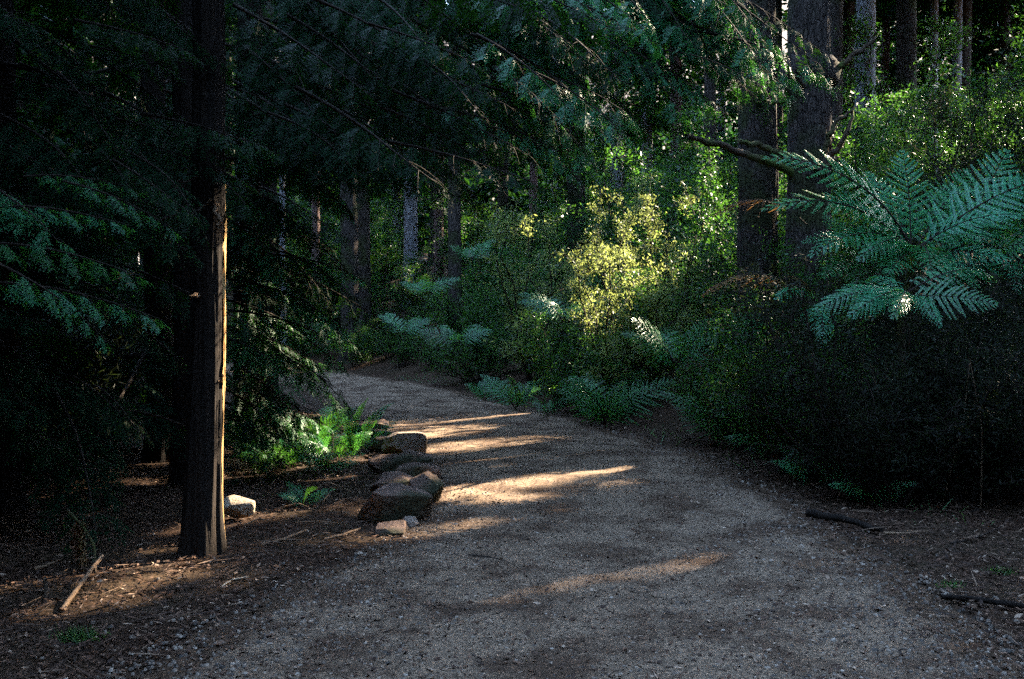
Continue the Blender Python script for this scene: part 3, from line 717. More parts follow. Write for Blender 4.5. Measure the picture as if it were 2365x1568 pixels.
# --- the two big trunks on the right bank, with their dead mossy limbs
t2, b2 = tree('conifer_tree', 'thick rough trunk on the right bank with broken mossy limbs', (3.63, 12.3), .275, 19, M_big, HC[1], lean=(.004, 0), seed=2, ridge=.06, flare=.5, top=.5, rings=130, sides=96, crot=.5)
D2 = 12.75
for pts, r0, r1 in [([(1830, 400, 12.20), (1740, 365, 11.95), (1650, 335, 11.75), (1583, 317, 11.55)], .055, .028), ([(1820, 370, 12.20), (1760, 340, 12.05), (1700, 328, 11.95)], .045, .03),
                    ([(1895, 180, 12.25), (1950, 145, 12.15), (2015, 95, 12.05)], .05, .022), ([(1890, 390, 12.15), (1925, 350, 12.05), (1950, 315, 11.95), (1965, 255, 11.95)], .05, .015),
                    ([(1900, 350, 12.05), (1920, 290, 11.95), (1970, 250, 11.95)], .045, .012), ([(1890, 410, 12.05), (1915, 370, 11.95), (1935, 365, 11.95)], .03, .012),
                    ([(1820, 230, 12.25), (1790, 180, 12.05), (1750, 150, 11.85)], .035, .015), ([(1820, 240, 12.15), (1770, 238, 11.85), (1720, 235, 11.65)], .03, .012),
                    ([(1900, 400, 12.05), (1860, 385, 11.85), (1830, 370, 11.75)], .03, .01), ([(1860, 220, 12.15), (1800, 140, 11.65), (1770, 90, 11.35)], .03, .02)]:
    limb(t2, b2, [at(*p) for p in pts], r0, r1, M_moss)
g = G(); V = []                                              # the swollen knot where the limbs leave the trunk
u, v = np.meshgrid(np.linspace(0, 2 * math.pi, 25), np.linspace(.02, math.pi - .02, 14))
kn = at(1865, 175, 12.30); rr = 1 + .12 * wob(np.cos(u) * 2, np.sin(u) * 2, v * 2, 1.5)
g.add(np.stack([.36 * rr * np.sin(v) * np.cos(u), .33 * rr * np.sin(v) * np.sin(u), .30 * rr * np.cos(v)], -1).reshape(-1, 3) + kn - b2, grid_faces(14, 25), 0)
V, F, M = g.arrays(); link('burl', make_mesh('burl', V, F, M, [M_big], True), t2)
t3, b3 = tree('conifer_tree', 'thick dark trunk just left of and behind the one with broken limbs', (3.26, 13.2), .265, 20, M_big, HC[1], seed=3, ridge=.06, flare=.5, top=.5, rings=130, sides=96, crot=2.0)

# --- slimmer trunks between and behind
BG = 'trunks rising behind the thicket'
def px_tree(label, x, d, wpx, m, crown, seed, lean=(0, 0), height=24, group=None):
    for k in range(60):
        e = d + (k // 2 + k % 2) * (.1 if k % 2 else -.1)
        if not shades_gap((x - 1182) * K * e, e, wpx * K * e / 2 * .9): d = e; break
    return tree('conifer_tree', label, ((x - 1182) * K * d, d), wpx * K * d / 2, height, m, crown, group, lean, seed, seed * 1.3, .05, .4, .5, True, 1.0, 20, 60)
px_tree('slim pale trunk seen between the sunlit trunk and the hanging boughs', 655, 27, 15, M_pale, HC[0], 61)
px_tree('pale blue grey trunk behind the bend, widest of the pair at the top centre', 948, 31, 34, M_pale, HC[1], 62, (.004, 0))
px_tree('pinkish trunk just right of the pale blue grey one at the top centre', 1012, 31, 24, M_red, FC[1], 63)
px_tree('short seen stretch of purplish trunk low behind the left bend', 728, 30, 20, M_red, FC[1], 64)
px_tree('dark trunk standing behind the left bend of the path', 808, 26, 42, M_big, FC[1], 65)
px_tree('dark trunk beside the other one behind the left bend, slightly thinner', 843, 28, 30, M_big, FC[1], 66)
px_tree('dark straight trunk above the middle ferns', 1052, 23.5, 32, M_big, HC[1], 67)
px_tree('dark trunk behind the hanging boughs right of the middle', 1330, 25, 44, M_big, HC[0], 68)
px_tree('slender shaded trunk behind the hanging boughs', 1160, 33, 26, M_big, FC[1], 69)
px_tree('grey trunk with sunlit right rim right of the thick limbed trunk', 1915, 21, 44, M_big, HC[0], 70)
px_tree('pale lichen covered trunk at the top right, widest of the pale ones', 1990, 19.5, 50, M_pale, HC[1], 71)
px_tree('dark slim trunk between the pale trunks at the top right', 2076, 24, 26, M_big, HC[0], 72)
px_tree('pale slim trunk near the top right corner', 2152, 27, 20, M_pale, HC[1], 73)
px_tree('pale grey trunk nearest the top right corner', 2203, 28, 22, M_pale, HC[0], 74)
px_tree('dark thin trunk behind the lichen covered trunk', 2035, 34, 20, M_red, FC[1], 75)
px_tree('thin dark trunk left of the lichen covered trunk', 1953, 36, 16, M_big, FC[1], 76)
px_tree('greyish trunk high behind the right hand boughs', 1420, 30, 34, M_pale, FC[1], 77)
px_tree('shaded trunk behind the yellow lit shrubs', 1560, 29, 30, M_red, HC[0], 78)
px_tree('dark trunk behind and left of the two thick trunks', 1640, 24, 30, M_big, HC[1], 79)
# trees of the bank whose crowns shade the path (their trunks stand right of the picture)
for k, (x, y) in enumerate([(9.5, 17), (12, 20), (14.5, 24), (10.5, 22.5), (8.5, 13), (12.5, 15.5), (16, 19), (18, 24), (8.7, 9.2), (10.0, 10.8), (14.0, 12.5), (17.5, 15), (13, 28), (18, 29), (9, 27), (21, 20), (10.5, 12.2), (16.5, 17.2), (9.0, 7.4), (10.5, 6.0), (13, 9), (22, 26), (11.5, 33)]):
    d = 'tall dark conifer on the right bank, its trunk beyond the right edge' 
    for j in range(80):
        o = (j // 2 + j % 2) * (.06 if j % 2 else -.06); q = np.array([x, y]) + PERP * o
        if not shades_gap(q[0], q[1], .2): x, y = q; break
    tree('conifer_tree', d, (float(x), float(y)), .22, 22, M_big, HC[k % 2], 'tall conifers of the right bank', (0, 0), k, k * 1.7, sides=14, rings=20)
for k, (x, y) in enumerate([(-3.6, -2.6), (-5.2, 2.2), (-6.5, 7.2), (-4.6, -.6), (3.2, -7.5), (-7, 1), (8.5, -2), (-.5, -9), (-8, 5.5), (9.5, 3.5), (7.5, -7), (-6, -8), (-9.5, 10)]):  # trees added outside the view to keep skylight off the left and front
    tree('conifer_tree', 'tall conifer around the viewer, added to block skylight, outside the picture', (x, y), .2, 20, M_bark, FL[k % 2], 'conifers added around the viewer', (0, 0), k, k * 1.3, sides=14, rings=20)
for k, (x, y) in enumerate([(-5.6, 3.6), (-6.8, -.8), (-7.6, 7.8), (-9.0, 3.0), (-7.5, 13.0), (-10.5, 9.0), (-9.5, 17.0), (-12.5, 20.0), (-13.5, 14.5), (-15.5, 24.0)]):  # added crowns, the nearer ones unseen, that darken the left side
    tree('conifer_tree', 'tall conifer of the dark wood left of the path, added to darken that side', (x, y), .2, 21, M_bark, (HC + FL)[k % 2 + 2 * (k > 5)], 'tall conifers left of the path', (0, 0), k, k * 1.3, sides=14, rings=20)
k = 0  # unseen rings of trees added to block skylight near the horizon
for ring, nn, sc in ((14.0, 26, .85), (19.0, 30, 1.0), (26.0, 34, 1.1)):
    for j in range(nn):
        a = 2 * math.pi * (j + .35 * random.uniform(-1, 1)) / nn; rr_ = ring + random.uniform(-1.4, 1.4); x, y = rr_ * math.sin(a), 2 + rr_ * math.cos(a)
        if y > 0 and abs(x) < y * .62 + 3.0: continue
        if PERP @ (x, y) < -1.0 and x > 0: continue         # the sun's side of the bank has its own tall trees
        k += 1
        tree('conifer_tree', 'conifer added outside the picture to block low skylight', (x, y), .2, 20 * sc, M_bark, FL[k % 2], 'unseen conifers added against skylight', (0, 0), k, k * 1.3, sides=10, rings=14, cs=sc)
# far forest
k = 0
for y, xs in ((37, np.arange(-26, 27, 4.4)), (44, np.arange(-32, 33, 4.6)), (54, np.arange(-40, 41, 4.8))):
    for x in xs:
        k += 1
        xx = x + 1.3 * random.uniform(-1, 1); yy = y + 2.2 * random.uniform(-1, 1)
        tree('conifer_tree', 'distant conifer of the dark wood beyond the thicket', (xx, yy), random.uniform(.16, .26), 24, (M_big, M_red, M_pale)[k % 3], (FC[k % 2] if y < 42 else FL[k % 2]), 'distant conifers', (0, 0), k, k * 1.1, sides=10, rings=14, cs=1.05)

for k, (x, y) in enumerate([(16.5, 33.5), (18.5, 36), (20.5, 40), (22.5, 43), (15.0, 30.5), (-16.5, 33.5), (-18.5, 37), (-20.5, 40), (-14.5, 30), (-22.5, 44), (-17.5, 28)]):
    tree('conifer_tree', 'distant conifer of the dark wood beyond the thicket', (x, y), .2, 25, M_big, FL[k % 2], 'distant conifers', (0, 0), k, k * 2.1, sides=10, rings=14, cs=1.15)
g = G(); rf = np.random.default_rng(8); n = 46000
th = rf.uniform(-.95, .95, n); rr = 50 + 26 * rf.random(n); x = rr * np.sin(th); y = rr * np.cos(th); z = H(x, y) + (.2 + 7.0 * rf.random(n)) * (.55 + .45 * wob(x, y, f=.25))
g.leaves(np.stack([x, y, z], 1), rf.standard_normal((n, 3)), rf.standard_normal((n, 3)), .5 + .5 * rf.random(n), .3 + .2 * rf.random(n), 0)
V, F, M = g.arrays(); tag(link('undergrowth', make_mesh('undergrowth', V, F, M, [M_con])), 'dark far undergrowth closing the view between the distant trunks', 'undergrowth', kind='stuff')

# ------------------------------------------------------------------ shrubs of the thicket
def shrub_at(lib, x, y, s, label, group, rz=None, name='shrub', z=None):
    b = np.array([x, y, hz(x, y) if z is None else z])
    t = empty(name, b, label, 'shrub', group)
    lib.put('foliage', spin(b, random.uniform(0, 6.28) if rz is None else rz, s), b, t)
    return t
pts = []
def scatter(n, dmin, dmax, ymin, ymax, gapd, hs, label, group, libs):
    c = 0; tries = 0
    while c < n and tries < 6000:
        tries += 1
        y = random.uniform(ymin, ymax); x = random.uniform(-16, 13)
        if abs(x) > y * .56 + 1.5: continue
        r_, p_, dr_, _ = sides(np.array([x]), np.array([y]))
        if not r_[0] or not (dmin < dr_[0] < dmax): continue
        if any((x - a) ** 2 + (y - b) ** 2 < gapd ** 2 for a, b in pts): continue
        if label.startswith('dark undergrowth') and x / y < .285: continue
        pts.append((x, y)); c += 1
        shrub_at(random.choice(DK) if x / y > .30 and y < 14 else random.choice(libs), x, y, random.uniform(*hs), label, group)  # near right side takes the shade-coloured copies
scatter(30, .35, 1.5, 8.5, 31, .75, (.7, 1.15), 'low small leaved shrub in the front row of the thicket behind the path', 'front row of the thicket', [SH[3], SH[1], SH[0]])
scatter(34, 1.3, 4.0, 8.5, 33, 1.0, (.9, 1.35), 'dense green shrub in the middle of the thicket behind the bend', 'middle of the thicket', [SH[0], SH[1], SH[2]])
scatter(34, 3.5, 10, 9, 38, 1.4, (1.1, 1.7), 'tall shrub at the back of the thicket below the trunks', 'back of the thicket', [SH[2], SH[0]])
scatter(34, .7, 6, 8.3, 11.5, .62, (.9, 1.4), 'dark undergrowth shrub with painted shade at the right edge of the picture', 'shaded undergrowth at the right', DK + [DK[0]])
for k in range(34):
    y = random.uniform(7.5, 24); x = -random.uniform(3.2, 4.5) - random.uniform(0, .45) * y
    _, p_, _, dl_ = sides(np.array([x]), np.array([y]))
    if p_[0] or dl_[0] < 1.2 or inside(np.array([[x, y]]), RPOLY)[0]: continue
    shrub_at(random.choice(DK), x, y, random.uniform(.9, 1.5), 'dark shrub with painted shade under the conifers on the left', 'shaded undergrowth on the left')
def shrub_px(lib, x, ytop, d, h0, label, rz=0.0, group=None):
    xx = (x - 1182) * K * d; ztop = CAM_Z + (716 - ytop) * K * d; z = hz(xx, d); s = max(.3, (ztop - z) / h0)
    return shrub_at(lib, xx, d, s, label, group, rz, z=z)
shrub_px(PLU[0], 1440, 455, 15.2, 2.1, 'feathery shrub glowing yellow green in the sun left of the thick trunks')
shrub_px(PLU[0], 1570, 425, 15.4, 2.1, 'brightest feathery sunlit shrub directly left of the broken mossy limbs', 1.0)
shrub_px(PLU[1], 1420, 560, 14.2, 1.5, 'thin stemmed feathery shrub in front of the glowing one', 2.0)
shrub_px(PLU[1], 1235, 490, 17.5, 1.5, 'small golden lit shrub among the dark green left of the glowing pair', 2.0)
shrub_px(SH[2], 1540, 265, 17.0, 2.4, 'shrub with a warm lit upper side behind the glowing feathery pair', .4)
shrub_px(SH[2], 1990, 205, 16.0, 2.4, 'pale lit shrub at the foot of the lichen covered trunk', 1.4)
shrub_px(SH[2], 2120, 190, 17.0, 2.4, 'tall loose shrub below the pale trunks at the right', 2.4)
shrub_px(DKL, 2260, 150, 14.0, 2.4, 'large dark shrub filling the upper right edge', 3.1)
shrub_px(DK[0], 2330, 340, 11.5, 1.3, 'dark bush behind the tree fern at the right edge', .7)
shrub_px(SH[2], 2050, 20, 23.0, 2.4, 'yellow green lit foliage beside the lichen covered trunk', 2.2)
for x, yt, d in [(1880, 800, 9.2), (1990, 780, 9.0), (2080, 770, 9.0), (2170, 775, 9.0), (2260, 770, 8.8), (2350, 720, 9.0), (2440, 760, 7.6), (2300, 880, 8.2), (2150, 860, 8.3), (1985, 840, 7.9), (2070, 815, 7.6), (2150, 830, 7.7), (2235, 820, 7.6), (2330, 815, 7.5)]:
    shrub_px(DK[int(x) % 2], x, yt, d, 1.3, 'dark undergrowth shrub with painted shade at the right edge of the picture', x * .01, 'shaded undergrowth at the right')
for x, yt, d in [(560, 930, 10.2), (650, 970, 10.0), (700, 990, 10.6), (590, 1060, 9.2), (760, 960, 11.4)]:
    shrub_px(SH[3], x, yt, d, .8, 'low scrubby plant under the boughs left of the stone edging', x * .01, 'scrub left of the stones')

# ------------------------------------------------------------------ ferns
def fern(label, base, spec, name='fern', caudex=None, group=None, cat='fern'):
    """spec: list of (frond kind, base point, tip point, up) in world coordinates"""
    b = np.asarray(base, float); t = empty(name, b, label, cat, group)
    if caudex:
        h, r = caudex
        gm = trunk_geo([(0, 0, -h - .1), (.02, 0, -h * .5), (0, 0, 0)], [r * 1.2, r, r * .9], 20, 24, .14, .2, 4)
        V, F, M = gm.arrays(); link('trunk', make_mesh('trunk', V, F, M, [M_moss], True), t)
    for k, p0, p1, up in spec:
        lib = FRD if k == "dead" else FG[k - 10] if k > 9 else (FG if cat == "fern" else FR)[k]
        lib.put('frond', frame(p0, p1, up), b, t)
    return t
def clump(label, x, y, d=None, nf=8, l=.6, kinds=(0, 3), elev=.25, seed=0, face=.75, name='fern', group=None, z=None, a0=0.0):
    if d is None: bx, by = gnd(x, y)[:2]
    else: bx, by = (x - 1182) * K * d, d
    b = np.array([bx, by, hz(bx, by) if z is None else z]); r = np.random.default_rng(seed); sp = []
    for k in range(nf):
        a = a0 + 2 * math.pi * k / nf + .25 * r.standard_normal(); ll = l * (.75 + .4 * r.random()); e = elev + .3 * r.random()
        sp.append((kinds[k % len(kinds)], b + np.array([0, 0, .02]), b + ll * np.array([math.cos(a) * math.cos(e), math.sin(a) * math.cos(e), math.sin(e)]), (0, -face, .7)))
    return fern(label, b, sp, name, None, group)

clump('dim small fern in the deep shade under the lower bluish fronds', 2010, 905, 7.7, 7, .45, (3, 0), .3, 51)
clump('small fern where the dark undergrowth meets the right verge', 1880, 1000, 8.6, 7, .45, (1, 3), .35, 53)
# tree fern at the right: every frond placed as seen
c1 = at(2105, 585, 9.7)
toC = (0, -.9, .45)
spec = [(1, at(2100, 575, 9.7), at(2078, 352, 10.0), (0, -1, .1)), (1, at(2190, 600, 9.6), at(2318, 350, 9.9), (-.3, -1, .2)), (10, at(2100, 575, 9.7), at(1765, 365, 9.4), (.2, -.75, .8)),
        (10, at(2100, 585, 9.7), at(1760, 484, 9.2), (0, -.5, .9)), (1, at(2105, 580, 9.7), at(1905, 455, 9.3), (.2, -.8, .6)), (0, c1, at(2364, 500, 9.3), (0, -.6, .8)),
        (3, c1, at(2300, 560, 9.1), (0, -.6, .8)), (3, c1, at(1980, 600, 8.9), (0, -.7, .8)), (1, c1, at(2200, 430, 10.1), (-.2, -1, .3)), (0, c1, at(2150, 640, 8.7), (0, -.5, 1)), (1, c1, at(2000, 400, 10.3), (.2, -1, .3)),
        (3, c1, at(2240, 660, 9.3), (0, -.5, 1)), (0, c1, at(2420, 420, 9.8), (-.3, -.8, .5)),
        (1, c1, at(1930, 545, 9.4), (0, -.6, .8)), (1, c1, at(2050, 630, 8.9), (0, -.6, .8)), (1, c1, at(2190, 615, 9.0), (0, -.55, .8)), (1, c1, at(2330, 600, 9.2), (0, -.6, .8)), (1, at(2250, 590, 9.8), at(2440, 560, 9.3), (0, -.7, .7)),
        (1, at(2260, 560, 10.2), at(2380, 400, 10.4), (-.2, -1, .3)), (1, at(2130, 540, 9.9), at(2230, 395, 10.2), (0, -1, .3)), (0, c1, at(1870, 590, 9.0), (0, -.5, .9))]
fern('tree fern with tall green fronds fanning up at the right of the picture', c1, spec, 'tree_fern', (c1[2] - hz(c1[0], c1[1]), .07), cat='tree fern')
c2 = at(2080, 685, 8.1)
spec = [(3, c2, at(1872, 722, 7.8), (0, -.75, .7)), (3, c2, at(1960, 730, 7.5), (.1, -.8, .6)), (3, c2, at(2060, 735, 7.4), (0, -.8, .6)), (1, c2, at(2300, 702, 7.8), (0, -.8, .65)), (3, c2, at(2170, 755, 7.5), (0, -.8, .6)),
        (3, c2, at(2300, 650, 8.5), (0, -.5, .8)), (3, c2, at(2000, 650, 8.7), (0, -.5, .8))]
fern('lower tree fern holding bluish drooping fronds over the dark right bank', c2, spec, 'tree_fern', (c2[2] - hz(c2[0], c2[1]) - .03, .03), cat='tree fern')
c4 = at(2300, 610, 10.4)
fern('tree fern at the right edge half behind the tallest one, fronds running out of frame', c4, [(1, c4, at(2400, 430, 10.4), (-.2, -1, .3)), (0, c4, at(2480, 520, 9.9), (0, -.7, .7)), (1, c4, at(2250, 470, 10.6), (0, -1, .3)), (10, c4, at(2120, 520, 10.2), (0, -.8, .6)), (1, c4, at(2180, 640, 9.7), (0, -.6, .8)), (0, c4, at(2350, 680, 9.6), (0, -.5, .8)), (1, c4, at(2460, 620, 9.7), (0, -.6, .8)), (11, c4, at(2330, 500, 9.9), (0, -.9, .4))],
     'tree_fern', (c4[2] - hz(c4[0], c4[1]), .06), cat='tree fern')
c5 = at(1985, 600, 9.9)
fern('small tree fern below the mossy limbs with fronds lying level to the left', c5, [(10, c5, at(1850, 560, 9.5), (0, -.7, .7)), (11, c5, at(1900, 500, 9.9), (0, -.9, .4)), (11, c5, at(1900, 640, 9.2), (0, -.6, .8)), (13, c5, at(2060, 660, 9.1), (0, -.6, .8)), (11, c5, at(2050, 500, 10.2), (0, -.9, .4)), (13, c5, at(1970, 690, 9.1), (0, -.6, .8))],
     'tree_fern', (c5[2] - hz(c5[0], c5[1]), .05), cat='tree fern')
c3 = at(1880, 700, 9.6)
fern('withered tree fern with a brown hanging frond left of the bluish fronds', c3, [('dead', c3, at(1622, 682, 9.3), (0, -.3, 1)), ('dead', at(1860, 520, 10.5), at(1645, 500, 10.3), (0, -.3, 1)), ('dead', c3, at(1800, 640, 9.4), (0, -.3, 1)), (3, c3, at(1790, 690, 9.0), (0, -.5, 1)), (3, c3, at(1900, 800, 8.8), (0, -.5, 1))],
     'tree_fern', (c3[2] - hz(c3[0], c3[1]), .06), cat='tree fern')
clump('fern clump hanging over the right path edge below the glowing shrubs', 1395, 935, 12.8, 11, .95, (1, 0, 3), .55, 1)
clump('small bracken with one pale frond on the dark right verge', 1690, 955, 10.9, 10, .85, (1, 3), .45, 2)
clump('low bluish fern lying near the right verge, rightmost along the path', 1790, 985, 10.2, 7, .65, (3, 3), .15, 3)
clump('fern with dim fronds at the far right side of the path bend', 1190, 915, 14.8, 8, .7, (1, 0, 3), .5, 4)
clump('tiny fern between the two clumps on the right path edge', 1265, 915, 13.9, 5, .45, (0, 3), .5, 5)
clump('fern with broad flat fronds in the thicket above the bend', 1060, 790, 17.2, 8, .72, (1, 3), .3, 6, z=.9)
clump('bright topped fern below the dark straight trunk', 985, 640, 16.8, 7, .55, (1, 0), .25, 7, z=1.75)
clump('fern just right of the bright topped fern in the thicket', 1090, 590, 18.5, 6, .6, (0, 1), .5, 8, z=2.4)
clump('green fern high in the thicket below the long boughs', 1290, 360, 24, 9, 1.1, (0, 1), .4, 9, z=4.6)
clump('dim fern beside the path where the thicket begins after the bend', 1120, 880, 16.4, 6, .55, (1, 3), .5, 21)
clump('fern half hidden in the thicket right of the thin stemmed shrub', 1560, 830, 13.0, 9, .95, (1, 3), .5, 22, z=.75)
clump('fern spreading in the dark behind the small bracken', 1780, 860, 12.0, 9, .9, (1, 0), .5, 23, z=.9)
clump('fern in the thicket directly below the bright topped fern', 930, 740, 18.5, 6, .7, (1, 3), .4, 24, z=1.0)
clump('fern low in the thicket left of the thin stemmed shrub', 1300, 740, 15.2, 7, .8, (0, 3), .3, 10, z=1.3)
clump('blue green fern left of the path under the conifer boughs', 715, 985, 10.6, 11, .75, (0, 3), .55, 11)
clump('sunlit sword fern beside the stones, one frond glowing yellow green', 815, 1078, 9.9, 8, .62, (2,), .9, 12, name='sword_fern')
clump('sword fern with curled pale fronds left of the glowing one', 735, 1080, 9.8, 8, .5, (2,), .7, 13, name='sword_fern')
clump('small sword fern at the foot of the scrub nearest the sunlit trunk', 625, 1080, 9.4, 7, .4, (2,), .6, 14, name='sword_fern')
clump('sword fern in the dim gap right behind the stones', 850, 1040, 10.6, 8, .45, (2, 0), .6, 15, name='sword_fern')
b = at(535, 1100, 7.9)
fern('brown dead fern frond lit by the sun right of the trunk', b, [('dead', b + np.array([.12, .1, 0]), at(512, 1062, 7.7), (0, -1, .5)), ('dead', b, at(560, 1080, 7.8), (0, -1, .5))], 'fern')
b = at(560, 600, 10.4)
fern('fern fronds catching light beside the trunk, above the low conifer boughs', b, [(1, at(640, 680, 10.2), at(498, 580, 10.4), (.3, -.8, .5)), (1, at(560, 650, 10.2), at(690, 690, 9.9), (0, -.7, .7))], 'fern')

# ------------------------------------------------------------------ stones of the path edging
def rock(label, c, size, seed, m, rz=0.0, group='stones edging the path', tilt=0.0):
    r = np.random.default_rng(seed); n = 26
    u = np.linspace(-1, 1, n); n = 36; u = np.linspace(-1, 1, n); VV, FF = [], []; off = 0
    for axis in range(3):
        for sg in (-1, 1):
            A, B = np.meshgrid(u, u); Pp = np.zeros((n, n, 3)); Pp[..., axis] = sg; Pp[..., (axis + 1) % 3] = A * sg; Pp[..., (axis + 2) % 3] = B
            VV.append(Pp.reshape(-1, 3)); FF.append(grid_faces(n, n) + off); off += n * n
    V = np.concatenate(VV); F = np.concatenate(FF); V /= (np.abs(V) ** 5).sum(1)[:, None] ** .2; V0 = V.copy(); V /= np.linalg.norm(V, axis=1)[:, None]; box = np.linalg.norm(V0, axis=1)
    nn = r.standard_normal((15, 3)); nn /= np.linalg.norm(nn, axis=1)[:, None]; dd = .66 + .34 * r.random(15)
    q = V @ nn.T; rad = np.min(np.where(q > .05, dd / np.maximum(q, .05), 9), axis=1); rad = np.minimum(rad, box * .95)
    rad *= 1 + .014 * wob(V[:, 0], V[:, 1], V[:, 2], 23, seed + 1) + .02 * wob(V[:, 0], V[:, 1], V[:, 2], 4, seed) + .012 * wob(V[:, 0], V[:, 1], V[:, 2], 11, seed)
    V = V * rad[:, None] * np.array(size) * .5
    o = link('rock', make_mesh('rock', V, F, np.zeros(len(F)), [m], False))
    o.location = [float(v) for v in c]; o.rotation_euler = (tilt, 0, rz)
    return tag(o, label, 'rock', group)
def rock_px(label, x, yb, d, wpx, hpx, dep, seed, m=None, rz=0.0, tilt=0.0):
    p = at(x, yb, d); wd = wpx * K * d; ht = hpx * K * d
    return rock(label, (p[0], p[1] + dep * .3, hz(p[0], p[1]) + ht * .38), (wd * 1.25, dep, ht * 1.35), seed, m or M_rock, rz, 'stones edging the path', tilt + .22 * math.sin(seed * 2.3))
rock_px('largest reddish boulder at the near end of the stone edging', 902, 1206, 7.0, 150, 78, .46, 1, rz=.3, tilt=-.1)
rock_px('steep faced stone leaning against the largest boulder on its path side', 972, 1158, 7.6, 60, 72, .34, 2, rz=.7)
rock_px('flat slab right behind the largest boulder', 905, 1128, 8.0, 105, 46, .34, 3, rz=.15)
rock_px('thin topped slab beside the path, behind the steep faced stone', 962, 1110, 8.5, 78, 44, .34, 4, rz=-.25)
rock_px('flat brown slab on the scrub side of the edging, fourth from the near end', 900, 1092, 9.0, 92, 42, .34, 5, rz=.3)
rock_px('squared stone on the path side, below the pale topped one', 952, 1078, 9.5, 72, 38, .3, 6, rz=.1)
rock_px('pale topped sunlit stone in the middle of the edging', 925, 1052, 10.2, 92, 48, .38, 7, M_rockp, rz=.4)
rock_px('low dark stone tucked on the fern side of the pale topped one', 882, 1046, 10.5, 58, 34, .3, 15, rz=.1)
rock_px('low stone behind the pale topped one', 880, 1022, 11.2, 76, 30, .34, 16, rz=-.2)
rock_px('dark flat stone at the far end of the edging', 850, 1003, 12.1, 74, 28, .36, 17, rz=.2)
rock_px('small rounded tan stone on the gravel in front of the largest boulder', 943, 1204, 6.85, 36, 24, .14, 8, M_rockp)
rock_px('small dark stone at the foot of the largest boulder', 898, 1238, 6.55, 58, 28, .2, 9)
rock_px('grey pebble stone wedged beside the small dark stone', 922, 1220, 6.7, 30, 17, .12, 10)

# ------------------------------------------------------------------ fallen wood
def stick(label, pts, r0, r1, m, name='stick', group=None, n=8, cat=None):
    pts = np.asarray(pts, float); b = pts[0].copy(); g = G(); s = np.linspace(0, 1, len(pts)); q = np.linspace(0, 1, 20)
    P = np.stack([np.interp(q, s, pts[:, k]) for k in range(3)], 1)
    P[1:-1] = (P[:-2] + P[1:-1] + P[2:]) / 3
    rr = np.interp(q, [0, 1], [r0, r1]) * (1 + .15 * wob(q * 12, 0 * q, seed=b[0] * 5))
    P[:, 2] += .3 * r0 * wob(q * 7, 0 * q, seed=b[1])
    g.tube(P - b, rr, n, 0, True); V, F, M = g.arrays(); o = link(name, make_mesh(name, V, F, M, [m], True)); o.location = b
    return tag(o, label, cat or name, group)
def gp(x, y, lift=.02):
    p = gnd(x, y); p[2] = hz(p[0], p[1]) + lift; return p
stick('thick dark fallen branch lying on the right verge', [gp(1868, 1203, .05), gp(1950, 1217, .05), gp(2040, 1240, .04)], .032, .018, M_bark, 'fallen_branch', n=12, cat='branch')
stick('thin pale twig running on from the thick fallen branch', [gp(2045, 1240), gp(2100, 1242), gp(2150, 1238)], .010, .004, M_dry)
stick('short dark twig lying across the middle of the path', [gp(1080, 1298, .015), gp(1125, 1302, .015), gp(1165, 1308, .015)], .010, .006, M_wood)
stick('short dark twig on the gravel near the thick fallen branch', [gp(1785, 1222, .012), gp(1820, 1226, .012), gp(1850, 1225, .012)], .010, .006, M_wood)
stick('dark half buried branch in the lower right corner', [gp(2180, 1400, .03), gp(2280, 1408, .03), gp(2400, 1425, .03)],   .013, .018, M_bark, 'fallen_branch', cat='branch')
stick('pale curved stick propped up in the lower left', [gp(135, 1412, .01), gp(170, 1385, .05), gp(230, 1335, .12)], .014, .010, M_dry)
stick('short lit stick lying left of the hanging strips', [gp(72, 1330, .03), gp(100, 1324, .04), gp(132, 1318, .06)], .010, .007, M_dry)
stick('pale twig on the needles just below the trunk', [gp(505, 1372, .02), gp(530, 1362, .04), gp(570, 1355, .04)], .006, .004, M_cut)
stick('brown stick pointing along the needles right of the trunk foot', [gp(600, 1262, .02), gp(660, 1252, .03), gp(705, 1240, .05)], .010, .006, M_dry)
stick('crooked stick in the sun streak left of the boulder', [gp(745, 1255, .02), gp(790, 1248, .03), gp(830, 1232, .03)], .010, .005, M_dry)
stick('mossy root stub upright in the lower left dark', [gp(97, 1395, -.02), at(98, 1365, 5.1), at(95, 1340, 5.1)], .014, .01, M_moss, 'stump', cat='stump')
stick('bent dead branch arching down in the lower left', [at(150, 1180, 5.7), at(190, 1225, 5.7), at(212, 1265, 5.7), at(213, 1335, 5.65)], .010, .007, M_moss, 'dead_branch', cat='branch')
for pts in [((2010, 1170), (2090, 1160), (2130, 1150)), ((2200, 1270), (2260, 1256), (2330, 1215)), ((2240, 1190), (2300, 1180), (2364, 1140))]:
    stick('thin grey twig lying in the shade of the right verge', [gp(*q) for q in pts], .007, .003, M_wood, group='twigs on the right verge')
for k, (x, y, l, a, h) in enumerate([(640, 1180, 90, -.2, .05), (700, 1150, 110, .15, .10), (760, 1185, 70, -.5, .02), (590, 1120, 120, .3, .12), (680, 1215, 120, -.12, .03), (780, 1120, 80, .5, .10), (560, 1225, 70, .2, .04), (720, 1100, 60, 1.0, .16)]):
    stick('thin dead twig lying among the needles between the trunk and the stones', [gp(x, y, .02), gp(x + l * .5, y - l * .5 * math.sin(a) * .4, .02 + h), gp(x + l * math.cos(a), y - l * math.sin(a) * .4, .03)], .007, .003, M_dry, group='dead twigs left of the stones')
clump('delicate fern with spread fronds between the scrub and the sunlit sword fern', 770, 1030, 9.9, 9, .5, (0, 3), .35, 41)
clump('delicate fern under the conifer boughs nearest the sunlit trunk', 650, 1060, 9.3, 9, .5, (0, 3), .35, 42)
